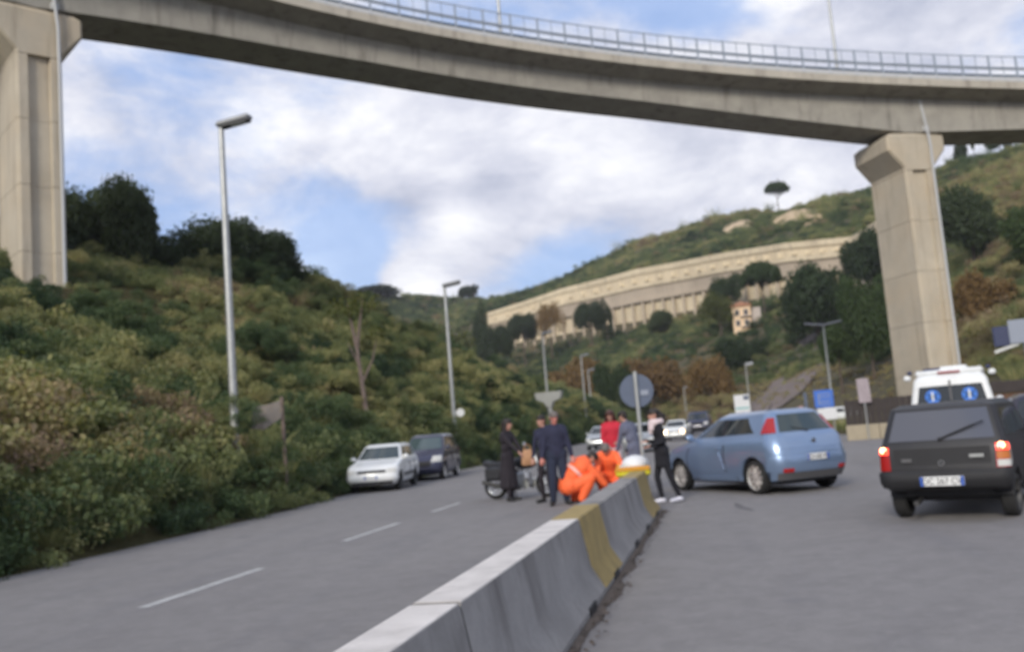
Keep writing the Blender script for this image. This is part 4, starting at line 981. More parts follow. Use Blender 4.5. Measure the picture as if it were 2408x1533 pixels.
        td = Vector(toe[i]) if toe else Vector((s_ * .06, .17, -.048)); C(A_ + Vector((0, -.02, -.030)), A_ + td, .042, .033, SHOE); C(A_, A_ + Vector((0, -.03, -.035)), .043, .040, SHOE)
    if hood:
        C(nk - fw * .05, sh - fw * .09 - up * .02, .085, .075, TOP)
    body = remeshed('body', caps, mats, t, .0085)
    for s_ in (-1, 1):
        MB().ball(hc + hf * .085 * k + hx * .030 * s_ + hu * .022, .0115, 8, 6).build('eye', M['eye'], t)
    MB().tube([hc + hf * .094 - hu * .056 - hx * .022, hc + hf * .100 - hu * .056, hc + hf * .094 - hu * .056 + hx * .022], [.004, .0065, .004], 6).build('lips', M['lips'], t)
    hp = []
    G = lambda p0, p1, r0, r1: hp.append((p0, p1, r0 * k, r1 * k, 0))
    G(hc + hu * .040 - hf * .022, hc + hu * .050 + hf * .020, .089, .082); G(hc - hf * .035 + hu * .01, hc - hf * .04 - hu * .05, .078, .055)
    if style == 'long':
        for s_ in (-1, 1):
            G(hc + hx * .062 * s_ + hu * .03, hc + hx * .085 * s_ - hu * .15 - hf * .02, .040, .034); G(hc + hx * .085 * s_ - hu * .15 - hf * .02, hc + hx * .075 * s_ - hu * .27 - hf * .01, .036, .020)
        G(hc - hf * .06, hc - hf * .085 - hu * .28, .085, .050)
    if style == 'bob':
        for s_ in (-1, 1): G(hc + hx * .06 * s_ + hu * .04, hc + hx * .088 * s_ - hu * .11 - hf * .02, .046, .042)
        G(hc - hf * .05 + hu * .02, hc - hf * .08 - hu * .12, .092, .07)
    if style == 'wind':
        for q in range(7):
            a_ = q / 6; G(hc - hf * .05 + hu * (.06 - .07 * a_) , hc - hf * (.16 + .05 * math.sin(q * 2.1)) - hu * (.02 + .16 * a_) + hx * .05 * math.sin(q * 1.7), .055, .022)
    remeshed('hair', hp, [hair], t, .011, 3)
    if scarf:
        sc = [(nk + Vector((math.cos(a_) * .085, math.sin(a_) * .09, .015 * math.sin(2 * a_))), nk + Vector((math.cos(a_ + .7) * .085, math.sin(a_ + .7) * .09, .01)), .055, .055, 0) for a_ in np.arange(0, 6.3, .7)]
        sc.append((nk + fw * .10, nk + fw * .13 - up * .16, .055, .045, 0)); sc.append((nk + fw * .09 - rt * .03, nk + fw * .12 - rt * .06 - up * .10, .05, .04, 0))
        remeshed('scarf', sc, ['cloth_scarf'], t, .011, 3)
    return t, dict(pv=pv, waist=waist, chest=chest, sh=sh, up=up, fw=fw, rt=rt, hc=hc)

GP = 'people standing round the accident'
t, _ = person('woman with long dark hair in dark clothes holding a tan bag beside the motorcycle', (-4.62, 19.75, 0), 112, GP, 1.70, lean=4, hands=((-.16, .34, .98), (.14, .42, 1.02)), top='cloth_dark', legs='cloth_dark', hair='hair_dark', style='long', coat=.62, flare=1.15, head=(4, -8), feet=((-.11, -.03), (.12, .06)))
t, _ = person('man in navy jacket and dark trousers standing behind the orange rescuer, hands at his hips', (-3.22, 17.95, 0), 165, GP, 1.74, lean=3, bulk=1.25, hands=((-.30, .10, .86), (.30, .10, .86)), head=(14, -12), skin='skin_flush', hair='hair_grey', feet=((-.13, 0), (.13, .04)), top='cloth_navy', legs='cloth_denim')
t, _ = person('person in dark jacket half hidden behind the man in navy', (-3.60, 18.75, 0), 200, GP, 1.70, hands=((-.27, .06, .84), (.27, .06, .84)), hair='hair_dark', top='cloth_navy', legs='cloth_dark', bulk=.92, head=(2, 20))
# crouching rescuers in orange
t, q = person('rescuer in orange high visibility suit crouching with back bent, nearest the barrier', (-2.95, 18.05, 0), 66, 'rescuers in orange high visibility suits', 1.76, pelvis=(0, -.10, .36), lean=50, bulk=1.75, hands=((-.16, .62, .34), (.20, .60, .30)), feet=((-.17, .04), (.19, .10)), knee=((-.5, 1, .5), (.5, 1, .5)), foot_z=(.085, .085), head=(62, 0), top='hi_vis', legs='hi_vis', shoe='shoe_dark', hood=True, hair='hair_dark')
for dd, rr_ in ((.10, .262),):
    c = q['waist'].lerp(q['chest'], dd * 3); b = MB(); n = 28; pts = [c + q['rt'] * (rr_ + .022) * math.cos(2 * math.pi * i / n) + q['fw'] * (rr_ * .84 + .012) * math.sin(2 * math.pi * i / n) for i in range(n)]
    b.sweep([(-.004, -.03), (.004, -.03), (.004, .03), (-.004, .03)], [(p, (p - c).normalized(), q['up']) for p in pts + pts[:1]], cap=False); b.build('reflective_band', M['reflective'], t)
t, q = person('rescuer in orange suit kneeling with head bowed, facing the camera beside the stretcher', (-2.32, 18.7, 0), 178, 'rescuers in orange high visibility suits', 1.72, pelvis=(0, -.16, .44), lean=40, bulk=1.45, hands=((-.26, .44, .46), (.20, .46, .40)), feet=((-.14, -.34), (.14, .12)), knee=((-.2, 1, .2), (.2, 1, .6)), foot_z=(.085, .085), head=(58, 6), top='hi_vis', legs='hi_vis', hair='hair_grey')
t, _ = person('woman with auburn hair in a red jacket standing left of the round sign post', (-2.42, 20.6, 0), 172, GP, 1.72, lean=2, hands=((-.08, .26, 1.06), (.14, .24, 1.02)), top='cloth_red', legs='cloth_scarf', hair='hair_auburn', style='bob', head=(16, 14), bulk=1.05)
t, _ = person('person in grey blue jacket with dark hair bending forward behind the stretcher', (-1.86, 19.6, 0), -55, GP, 1.70, lean=20, bulk=1.10, hands=((-.2, .36, .78), (.2, .36, .80)), top='cloth_grey', legs='cloth_grey', hair='hair_dark', head=(26, -10), coat=.18, flare=.6)
t, _ = person('woman in black coat with a pale scarf and white shoes beside the blue car', (-1.13, 16.9, 0), -112, GP, 1.62, lean=6, hands=((-.12, .24, 1.02), (.10, .22, 1.10)), top='cloth_black', legs='cloth_black', shoe='shoe_white', hair='hair_dark', style='wind', bulk=.95, head=(6, 8), scarf=True, coat=.22, flare=.35, feet=((-.10, -.22), (.09, .04)))
# tan bag hanging from the woman's hand
b = MB(); pr = []
for z, w, d in ((-.20, .30, .10), (-.17, .34, .15), (0, .33, .16), (.14, .26, .12), (.21, .18, .05)): pr.append((z, w / 2, d / 2))
for z, w, d in pr:
    for a_ in np.linspace(0, 2 * math.pi, 16, endpoint=False): b.v.append((math.copysign(abs(math.cos(a_)) ** .6, math.cos(a_)) * w, math.copysign(abs(math.sin(a_)) ** .6, math.sin(a_)) * d, z))
b.f = [(i * 16 + k_, i * 16 + (k_ + 1) % 16, (i + 1) * 16 + (k_ + 1) % 16, (i + 1) * 16 + k_) for i in range(4) for k_ in range(16)] + [tuple(range(16)), tuple(range(64, 80))]; b.m = [0] * len(b.f)
bag = thing('handbag', 'tan bag held out by the woman in dark clothes', 'bag', (-4.12, 19.55, .90), R(14)); bag.scale = (.86, .86, .82)
b.build('bag_body', M['tan_leather'], bag); MB().tube([(-.09, 0, .18), (-.07, 0, .30), (0, 0, .34), (.07, 0, .30), (.09, 0, .18)], .012, 8).build('bag_handle', M['tan_leather'], bag)

# ---------------------------------------------------------------- motorcycle standing behind the woman
mo = thing('motorcycle', 'silver and black motorcycle standing between the dark clothed woman and the man in navy', 'motorcycle', (-4.52, 20.45, 0), R(-14))
def mwheel(x, r, w):
    t_ = MB(); t_.lathe([(r - .09, -w * .3), (r - .05, -w / 2), (r - .01, -w * .3), (r, 0), (r - .01, w * .3), (r - .05, w / 2), (r - .09, w * .3)], 26); o = t_.build('wheel', M['tyre'], mo, loc=(x, 0, r))
    d = MB(); d.lathe([(r - .085, -w * .28), (r - .105, -w * .2), (r - .105, w * .2), (r - .085, w * .28)], 26); d.lathe([(.02, -.06), (.05, -.05), (.05, .05), (.02, .06)], 12)
    for i in range(5): a_ = 2 * math.pi * i / 5; d.tube([(0, 0, 0), ((r - .1) * math.cos(a_), 0, (r - .1) * math.sin(a_))], .016, 6)
    d.build('rim', M['moto_silver'], o)
mwheel(.66, .29, .12); mwheel(-.62, .29, .14)
b = MB()
for sd in (1, -1): b.tube([(.66, sd * .10, .29), (.50, sd * .10, .74), (.42, sd * .09, .95)], [.026, .028, .024], 8)
b.build('front_fork', M['moto_silver'], mo)
MB().tube([(.40, -.36, 1.02), (.36, -.20, 1.00), (.42, -.06, .96), (.42, .06, .96), (.36, .20, 1.00), (.40, .36, 1.02)], .015, 8).build('handlebar', M['moto_dark'], mo)
h = MB().ball((.60, 0, .80), (.10, .10, .10), 14, 9).build('headlamp', M['moto_silver'], mo); MB().lathe([(.001, -.01), (.085, -.01), (.075, .02), (.001, .028)], 18, axis='X', c=(.672, 0, .80)).build('lens', M['clear_lens'], h)
b = MB(); b.ball((.62, 0, .98), (.05, .17, .16), 12, 8); b.build('windscreen', M['moto_silver'], mo)
MB().ball((.16, 0, .78), (.30, .15, .15), 16, 10).build('fuel_tank', M['moto_dark'], mo)
MB().box((-.36, 0, .76), (.66, .24, .12), b=.05).build('seat', M['moto_dark'], mo)
MB().box((-.74, 0, .78), (.34, .22, .14), b=.05, rot=Matrix.Rotation(R(12), 3, 'Y')).build('tail_fairing', M['moto_dark'], mo)
MB().ball((.66, 0, .60), (.26, .075, .05), 14, 8).build('mudguard', M['moto_silver'], mo)
b = MB(); b.box((.02, 0, .42), (.46, .30, .36), b=.06); b.tube([(.08, 0, .6), (.1, 0, .30)], [.13, .16], 12); b.build('engine', M['moto_silver'], mo)
for sd in (1, -1): MB().lathe([(.001, -.03), (.10, -.03), (.08, .03), (.001, .04)], 18, axis='Y', c=(.20, sd * .19, .30)).build('crankcase_cover', M['galvanised'], mo)
b = MB(); b.tube([(.25, -.14, .42), (.05, -.18, .22), (-.4, -.18, .27), (-.85, -.19, .40)], [.025, .03, .045, .05], 10); b.build('exhaust_pipe', M['rim_dark'], mo)
b = MB()
for sd in (1, -1): b.tube([(.10, sd * .11, .72), (-.25, sd * .13, .40), (-.62, sd * .10, .29)], .024, 8)
b.tube([(-.2, .10, .35), (-.28, .30, .02)], .014, 6); b.build('frame', M['moto_dark'], mo)
for sd in (1, -1):
    m_ = MB(); m_.tube([(.40, sd * .26, 1.02), (.36, sd * .36, 1.16)], .008, 6); m_.ball((.35, sd * .38, 1.18), (.02, .075, .05), 12, 8); m_.build('mirror', M['moto_silver'], mo)
b = MB()
for sd in (1, -1): MB().box((-.52, sd * .25, .58), (.44, .16, .32), b=.06).build('pannier', M['moto_dark'], mo)
# ---------------------------------------------------------------- stretcher
sx = thing('stretcher', 'yellow stretcher with a white pillow on wheeled legs behind the barrier end', 'stretcher', (-1.74, 17.6, 0), R(6))
b = MB(); b.box((0, 0, .555), (.62, 1.7, .09), b=.035); b.box((-.29, 0, .60), (.05, 1.6, .06), b=.02); b.box((.29, 0, .60), (.05, 1.6, .06), b=.02); b.build('tray', M['stretcher_yellow'], sx)
MB().box((0, .08, .63), (.50, 1.45, .07), b=.03).build('mattress', M['stretcher_white'], sx)
MB().ball((.05, -.42, .70), (.25, .34, .17), 18, 10).build('pillow', M['stretcher_white'], sx)
for y in (-.80, .45): MB().box((0, y, .645), (.60, .07, .075), b=.01).build('strap', M['strap_orange'], sx)
for s_ in (-1, 1):
    for y in (-.6, .6):
        b = MB(); b.tube([(s_ * .24, y, .54), (s_ * .26, y * .9, .12)], .018, 8); o = b.build('leg', M['galvanised'], sx); MB().lathe([(.02, -.015), (.07, -.015), (.07, .015), (.02, .015)], 16, axis='X', c=(s_ * .26, y * .9, .07)).build('castor', M['tyre'], o)
# ---------------------------------------------------------------- street lamps
def street_lamp(x, y, h, label, rz=0.0, group='street lamps along the left road edge', disc=False, arm=1, zb=None, head=(.95, .34, .17)):
    z0 = height(x, y) - .2 if zb is None else zb; H = h - z0
    t = thing('street_lamp', label, 'street lamp', (x, y, z0), rz, group)
    MB().tube([(0, 0, 0), (0, 0, H * .5), (0, 0, H)], [.115, .095, .07], 12).build('pole', M['galvanised'], t)
    MB().lathe([(.001, 0), (.17, 0), (.17, .30), (.12, .34), (.001, .34)], 14, axis='Z').build('base', M['galvanised'], t)
    for s_ in ((1,) if arm == 1 else (1, -1)):
        MB().tube([(0, 0, H - .06), (s_ * .12, 0, H + .02)], .055, 8).build('bracket', M['galvanised'], t)
        hd = MB(); hd.box((0, 0, 0), head, b=.07); o = hd.build('lamp_head', M['lamp_grey'], t, loc=(s_ * (head[0] / 2 - .12), 0, H + .06)); o.rotation_euler.y = -s_ * R(9)
        u = MB(); u.box((s_ * .04, 0, -head[2] / 2 - .002), (head[0] * .80, head[1] * .78, .05), b=.015); u.build('lamp_underside', M['lamp_dark'], o)
        MB().box((s_ * .12, 0, -head[2] / 2 - .03), (head[0] * .42, head[1] * .6, .02), b=.005).build('lamp_glass', M['lamp_glass'], o)
    if disc:
        zz = 2.62 - z0; b = MB(); b.lathe([(.001, -.01), (.20, -.01), (.20, .01), (.001, .01)], 22, axis='Y', c=(.34, -.05, zz)); b.box((.08, -.03, zz), (.3, .03, .05)); b.build('round_plate', M['plate_white'], t)
    return t
street_lamp(-12.0, 21.5, 10.02, 'nearest tall grey street lamp rising from the scrub at the left', R(6))
street_lamp(-12.8, 44.0, 8.95, 'second street lamp behind the people carrier with a round white plate on its pole', R(6), disc=True)
street_lamp(-13.5, 73.5, 9.15, 'third street lamp, above the grey T shaped sign', R(6))
street_lamp(-14.0, 97.7, 8.9, 'fourth street lamp, the taller of the two in front of dark trees', R(6))
street_lamp(-15.2, 111, 8.1, 'fifth street lamp, just right of and lower than the fourth', R(6))
street_lamp(9.2, 84, 8.55, 'twin headed street lamp in front of the umbrella pines at right', R(3), 'street lamps right of the road', arm=2, zb=-.05, head=(1.7, .30, .16))
street_lamp(3.95, 140, 8.55, 'thin far street lamp above the white and teal sign', R(5), 'street lamps right of the road', zb=0, head=(1.2, .4, .5))
street_lamp(1.6, 190, 9.3, 'farthest street lamp with a wide pale head at the foot of the far slope', R(5), 'street lamps right of the road', zb=0, head=(2.6, .7, .7))
street_lamp(-5.6, 150, 6.3, 'thin low lamp post behind the woman in black', R(5), 'street lamps right of the road', zb=0, head=(.7, .3, .2))
# ---------------------------------------------------------------- signs
t = thing('round_sign', 'back of a large round blue grey traffic sign on a post behind the stretcher', 'traffic sign', (-1.69, 19.4, 0), R(4))
MB().tube([(0, -.05, 0), (0, -.05, 2.50)], .042, 10).build('post', M['galvanised'], t)
MB().lathe([(.001, .0), (.345, 0), (.352, .012), (.345, .026), (.001, .026)], 36, axis='Y', c=(0, 0, 2.10)).build('disc', M['sign_back'], t)
MB().box((.16, -.012, 2.05), (.17, .012, .11), b=.005).build('maker_label', M['sign_pale'], t)
t = thing('direction_sign', 'bright blue rectangular road sign with a pale panel below it', 'road sign', (4.68, 46, 0), R(-6))
for x in (-.32, .34): MB().tube([(x, .05, 0), (x, .05, 2.25)], .035, 8).build('post', M['galvanised'], t)
b = MB().box((0, 0, 1.86), (.86, .03, .82), b=.012).build('blue_panel', M['sign_blue'], t)
for z, w in ((2.08, .5), (1.94, .56), (1.74, .42), (1.60, .5)): MB().box((.05, -.018, z), (w, .008, .035)).build('white_line', M['sign_pale'], b)
MB().box((-.22, -.018, 1.85), (.05, .008, .5)).build('white_line', M['sign_pale'], b)
MB().box((.08, 0, 1.14), (.86, .03, .54), b=.012).build('pale_panel', M['sign_white'], t)
t = thing('panel_sign', 'white and teal panel sign on two posts in front of the brown grass bank', 'sign', (1.27, 62, 0), R(-3))
for x in (-.3, .3): MB().tube([(x, .06, 0), (x, .06, 2.6)], .04, 8).build('post', M['galvanised'], t)
p_ = MB().box((0, 0, 2.12), (.98, .05, 1.15), b=.02).build('panel', M['sign_white'], t)
MB().box((.28, -.03, 2.48), (.34, .02, .26), b=.008).build('blue_corner', M['sign_back'], p_); MB().box((0, -.03, 1.83), (.84, .02, .12), b=.005).build('teal_stripe', M['teal'], p_)
t = thing('marker_post', 'narrow dark sign seen nearly edge on with a small pink disc', 'sign', (5.2, 62, 0), R(-12))
MB().box((0, 0, 1.25), (.20, .10, 2.5), b=.02).build('post', M['sign_back'], t); MB().lathe([(.001, -.02), (.20, -.02), (.20, .02), (.001, .02)], 20, axis='Y', c=(-.34, -.06, 1.46)).build('disc', M['pink_sign'], t); MB().box((-.16, -.03, 1.46), (.3, .03, .05)).build('arm', M['galvanised'], t)
t = thing('canopy_sign', 'grey T shaped sign at the foot of the third street lamp', 'sign', (-13.0, 71.5, height(-13, 71.5)), R(-14))
zt = 4.35 - t.location.z
MB().tube([(0, 0, 0), (0, 0, zt - .6)], [.10, .20], 10).build('post', M['galvanised'], t); b = MB(); b.add([(-1.15, -.22, zt), (1.15, -.22, zt), (1.0, -.22, zt - .55), (.35, -.22, zt - .78), (.2, -.22, zt - 1.15), (-.2, -.22, zt - 1.15), (-.42, -.22, zt - .78), (-1.05, -.22, zt - .5)] + [(-1.15, .22, zt), (1.15, .22, zt), (1.0, .22, zt - .55), (.35, .22, zt - .78), (.2, .22, zt - 1.15), (-.2, .22, zt - 1.15), (-.42, .22, zt - .78), (-1.05, .22, zt - .5)], [tuple(range(8)), tuple(range(8, 16))] + [(i, (i + 1) % 8, 8 + (i + 1) % 8, 8 + i) for i in range(8)])
b.build('sign_body', M['galvanised'], t, angle=20)
# roadside sign structure at the right edge: dark panel, pale panel, grey post
t = thing('gantry_sign', 'grey sign post with a dark blue and a pale panel at the right frame edge', 'sign', (7.12, 24, 0), R(-14))
MB().tube([(.02, 0, 0), (.02, 0, 3.0)], .085, 10).build('post', M['sign_pale'], t); MB().box((-.12, -.10, 2.86), (.44, .05, .56), b=.01).build('pale_panel', M['sign_pale'], t)
MB().box((-.50, -.02, 2.78), (.36, .12, .48), b=.02).build('dark_panel', M['sign_navy'], t); b = MB(); b.box((-.42, -.05, 2.50), (.55, .06, .07), rot=Matrix.Rotation(R(-16), 3, 'Y')); b.build('bracket', M['galvanised'], t)
# ---------------------------------------------------------------- fences and low wall
t = thing('low_wall', 'low beige wall under the dark board fence', 'wall', (7.4, 41.2, 0), R(-4)); b = MB(); n_ = 9
for i in range(5): MB().box((-1.8 + i * 1.3, 0, .30), (1.285, .30, .64), b=.02).build('wall_block', M['low_wall'], t)
t = thing('board_fence', 'dark board fence standing on the low beige wall, left of the ambulance', 'fence', (7.4, 41.25, .6), R(-4))
pm = MB().box((0, 0, .53), (.235, .03, 1.06), b=.006).mesh('board', M['dark_board'])
for i in range(22): link('board', pm, t, (-2.3 + i * .243, 0, random.uniform(-.012, .012)))
for i in range(4): MB().box((-2.3 + i * 1.7, .06, .52), (.08, .08, 1.1)).build('post', M['dark_board'], t)
t = thing('plank_fence', 'brown plank fence with a dark top rail right of the ambulance', 'fence', (9.9, 35.5, 0), R(-6))
pm = MB().box((0, 0, .78), (.185, .03, 1.30), b=.006).mesh('plank', M['brown_board'])
for i in range(30): link('plank', pm, t, (-2.6 + i * .195, 0, random.uniform(-.02, .02)))
MB().box((.2, -.03, 1.66), (6.0, .10, .42), b=.02).build('top_rail', M['dark_board'], t)
MB().box((.8, -.5, .95), (1.9, .12, .30), b=.03).build('orange_rail', M['orange_board'], t)
t = thing('banner', 'narrow pale vertical banner hanging above the dark board fence', 'banner', (5.78, 41.1, 0), R(-6)); MB().tube([(0, .06, 0), (0, .06, 2.55)], .035, 8).build('post', M['galvanised'], t)
b = MB(); xs_ = np.linspace(-.24, .24, 7); zz = np.linspace(1.52, 2.52, 7)
for off in (0, .012): b.v += [(x + .03 * (2.5 - z), off + .025 * math.sin(z * 5 + x * 9), z) for z in zz for x in xs_]
b.f = [(j * 7 + i, j * 7 + i + 1, (j + 1) * 7 + i + 1, (j + 1) * 7 + i) for j in range(6) for i in range(6)]; b.f += [tuple(q + 49 for q in f) for f in b.f]; b.m = [0] * len(b.f); b.build('cloth', M['banner'], t)
# old leaning board in the scrub
z0 = height(-11.6, 21.6)
t = thing('leaning_board', 'weathered pale board leaning on a timber post in the scrub right of the first lamp', 'board', (-11.5, 22.4, .35), R(10))
t.scale = (.85, .85, .85)
MB().tube([(.42, 0, .1), (.40, .02, 2.95)], [.07, .055], 8).build('post', M['old_timber'], t)
b = MB(); b.add([(-.52, -.3, 2.05), (-.1, -.25, 1.98), (.1, -.2, 2.12), (.40, -.1, 2.30), (.42, .02, 2.86), (.0, .0, 2.76), (-.50, -.02, 2.70)] + [(-.52, -.26, 2.05), (-.1, -.21, 1.98), (.1, -.16, 2.12), (.40, -.06, 2.30), (.42, .06, 2.86), (.0, .04, 2.76), (-.50, .02, 2.70)], [tuple(range(7)), tuple(range(7, 14))] + [(i, (i + 1) % 7, 7 + (i + 1) % 7, 7 + i) for i in range(7)]) or b.box((.0, .05, 2.4), (.05, .03, .5), b=.01, rot=Matrix.Rotation(R(-12), 3, 'Y') @ Matrix.Rotation(R(-34), 3, 'X')); b.build('board', M['weathered'], t)
# ---------------------------------------------------------------- terraced wall on the far hillside
tw = thing('terraced_wall', 'long beige terraced retaining wall crossing the far hillside', 'retaining wall', (0, 0, 0))
wa = list(np.arange(-13.7, 11.01, .35))
def wall_pt(az, dr, f, dz=0.0):
    nr, nz = hill_nodes(az); zb, zt = nz[1] - .8, nz[2] + .3; r = nr[1] + dr
    return (r * math.sin(R(az)), r * math.cos(R(az)), lerp(zb, zt, f) + dz)
def tier(name, m, r0, r1, f0, f1, dz0=0, dz1=0, a0=-13.7, a1=11.0):
    b = MB(); A = [a for a in wa if a0 - .01 <= a <= a1 + .01]
    for a in A: b.v += [wall_pt(a, r0, f0, dz0), wall_pt(a, r0, f1, dz1), wall_pt(a, r1, f1, dz1), wall_pt(a, r1, f0, dz0)]
    n = 4
    for i in range(len(A) - 1):
        for k in range(n): b.f.append((i * n + k, i * n + (k + 1) % n, (i + 1) * n + (k + 1) % n, (i + 1) * n + k)); b.m.append(0)
    b.f += [tuple(range(4)), tuple((len(A) - 1) * 4 + k for k in range(4))]; b.m += [0, 0]
    return b.build(name, M[m], tw, angle=20)
tier('lower_tier', 'old_wall', 1.9, 9, 0, .46, -4, 0)
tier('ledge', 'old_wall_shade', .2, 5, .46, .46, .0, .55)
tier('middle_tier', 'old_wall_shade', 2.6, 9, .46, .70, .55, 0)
tier('parapet', 'old_wall', 1.9, 3.4, .70, .70, 0, 1.05)
tier('upper_tier', 'old_wall', 4.2, 10, .70, .93, 1.05, 0)
tier('coping', 'old_wall', 3.7, 10.5, .93, 1.0, 0, .35)
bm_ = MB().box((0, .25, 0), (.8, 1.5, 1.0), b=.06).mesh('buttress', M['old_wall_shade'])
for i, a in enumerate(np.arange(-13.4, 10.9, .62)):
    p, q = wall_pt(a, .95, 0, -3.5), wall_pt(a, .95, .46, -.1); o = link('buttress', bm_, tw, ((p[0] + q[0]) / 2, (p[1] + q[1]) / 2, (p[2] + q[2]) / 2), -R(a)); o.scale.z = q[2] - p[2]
pm_ = MB().box((0, 0, 0), (2.3, .35, .62), b=.05).mesh('wall_panel', M['old_wall']); 
for i, a in enumerate(np.arange(-13.2, 10.8, .80)):
    p = wall_pt(a, 3.95, .80, .6); o = link('wall_panel', pm_, tw, p, -R(a)); o.scale = (1, 1, random.choice((1, 1.6, 2.2)))
# a red-brown gap where the wall has broken away
# small orange house on the slope
hz_ = height(6.6, 204.5)
t = thing('hill_house', 'narrow sunlit orange house among the pines on the slope', 'house', (6.2, 204.8, 16.2), R(-4))
MB().box((0, 0, 3.9), (3.9, 5, 7.8), b=.05).build('wall', M['house_wall'], t); MB().box((2.9, .8, 5.6), (2.0, 3.4, 4.0), b=.05).build('side_wing', M['house_shade'], t)
rf = MB(); rf.box((0, 0, 8.0), (4.4, 5.5, .35), b=.05); rf.add([(-2.2, -2.75, 8.17), (2.2, -2.75, 8.17), (2.2, 2.75, 8.17), (-2.2, 2.75, 8.17), (0, -2, 9.0), (0, 2, 9.0)], [(0, 1, 4), (2, 3, 5), (1, 2, 5, 4), (3, 0, 4, 5)]); rf.build('roof', M['roof_tile'], t, angle=15)
for z in (2.0, 4.4, 6.6):
    for x in (-.9, .9):
        f = MB().box((x, -2.52, z), (1.0, .08, 1.3), b=.02).build('window', M['house_shade'], t); MB().box((x, -2.57, z), (.78, .04, 1.08)).build('pane', M['window_dark'], f)
    MB().box((.8, -2.9, z - .85), (2.3, .8, .14), b=.03).build('balcony', M['house_shade'], t)
MB().box((0, -1.2, -.3), (6, 6, 1.2), b=.1).build('terrace', M['old_wall'], t)
for (x, y, lab, w, d, h, m_) in ((-16.8, 176, 'low pale wall with a white gate far behind the round sign', 7.0, .6, 1.2, 'old_wall'), (34, 196, 'beige wall fragment right of the biggest umbrella pine', 9, 3, 5.5, 'old_wall')):
    zz = height(x, y); t = thing('far_wall', lab, 'wall', (x, y, zz - .6), R(-math.degrees(math.atan2(x, y))))
    MB().box((0, 0, h / 2), (w, d, h + .6), b=.05).build('wall', M[m_], t); MB().box((0, -.1, h + .35), (w + .3, d + .3, .25), b=.04).build('coping', M['old_wall_shade'], t)
    if w < 8: MB().box((-3.0, -.4, 1.1), (1.5, .3, 1.5), b=.1).build('gate', M['plate_white'], t)
# ---------------------------------------------------------------- vegetation
SRC = bpy.data.collections.new('scrub_sources')          # never linked to the scene: only scattered from
rng = np.random.default_rng(5)
def leaf_cloud(b, centers, normals, size, aspect=1.9, fold=.25, rs=rng):
    """numpy leaf quads: folded along the midrib"""
    n = len(centers); d = rs.normal(size=(n, 3)); d /= np.linalg.norm(d, axis=1)[:, None]
    nn = normals + rs.normal(size=(n, 3)) * .75; nn /= np.linalg.norm(nn, axis=1)[:, None]
    t = np.cross(nn, d); t /= np.linalg.norm(t, axis=1)[:, None] + 1e-9; w = np.cross(nn, t)
    L = (size * rs.uniform(.6, 1.35, n))[:, None] if np.isscalar(size) else (size)[:, None]
    a = centers - t * L * .5; c = centers + t * L * .5; l = centers + w * L * .5 / aspect * 1.1 + nn * L * fold * .3; r = centers - w * L * .5 / aspect * 1.1 + nn * L * fold * .3
    return np.stack([a, l, c, r], 1).reshape(-1, 3)
def leaf_mesh(name, pts, material, extra=None):
    n = len(pts) // 4; me = bpy.data.meshes.new(name); me.vertices.add(len(pts)); me.vertices.foreach_set('co', pts.astype(np.float32).ravel())
    me.loops.add(n * 4); me.loops.foreach_set('vertex_index', np.arange(n * 4, dtype=np.int32)); me.polygons.add(n); me.polygons.foreach_set('loop_start', np.arange(0, n * 4, 4, dtype=np.int32))
    try: me.polygons.foreach_set('loop_total', np.full(n, 4, np.int32))
    except Exception: pass
    me.materials.append(M[material]); me.update(calc_edges=True); me.validate(); return me
def shell_points(lobes, n, inner=.55, rs=rng):
    vol = np.array([l[3] * l[4] + l[4] * l[5] + l[3] * l[5] for l in lobes]); k = rs.choice(len(lobes), n, p=vol / vol.sum()); Lb = np.array(lobes)[k]
    d = rs.normal(size=(n, 3)); d /= np.linalg.norm(d, axis=1)[:, None]; q = rs.uniform(inner ** 3, 1.0, n) ** (1 / 3) * (1 + .10 * rs.normal(size=n))
    # clumping
    return Lb[:, :3] + d * q[:, None] * Lb[:, 3:6], d
def clump(name, n, leaf, lobes, aspect=1.9):
    p, d = shell_points(lobes, n, .35); k = p[:, 2] > -.15; me = leaf_mesh(name, leaf_cloud(None, p[k], d[k], leaf, aspect), 'scrub_leaf'); o = bpy.data.objects.new(name, me); SRC.objects.link(o)
def rand_lobes(n, spread, r0, r1, zmax, flat=.8):
    return [(random.gauss(0, spread), random.gauss(0, spread), random.uniform(.1, zmax), *(lambda r: (r, r, r * flat))(random.uniform(r0, r1))) for _ in range(n)]
clump('a_bush', 820, .112, rand_lobes(6, .38, .30, .5, .65)); clump('b_bush', 820, .100, rand_lobes(7, .42, .24, .42, .8)); clump('c_bush', 700, .130, rand_lobes(5, .34, .34, .55, .5))
def blades(name, n, h, lean, wd):
    a = rng.uniform(0, 6.283, n); r = rng.uniform(0, .42, n) ** .8; c = np.stack([r * np.cos(a), r * np.sin(a), np.zeros(n)], 1); hh = h * rng.uniform(.55, 1.15, n)
    ln = rng.normal(size=(n, 2)) * lean + c[:, :2] * .7; tip = c + np.stack([ln[:, 0] * hh, ln[:, 1] * hh, hh], 1); b2 = rng.uniform(0, 6.283, n); w = np.stack([np.cos(b2), np.sin(b2), np.zeros(n)], 1) * wd
    mid = c * .45 + tip * .55; mid[:, 2] += hh * .12
    return np.stack([c - w * .4, mid - w * .6, tip, mid + w * .6], 1).reshape(-1, 3)
me = leaf_mesh('d_grass', blades('g', 130, 1.0, .28, .035), 'scrub_leaf'); SRC.objects.link(bpy.data.objects.new('d_grass', me))
me = leaf_mesh('e_reeds', blades('r', 70, 1.9, .14, .03), 'scrub_leaf'); SRC.objects.link(bpy.data.objects.new('e_reeds', me))
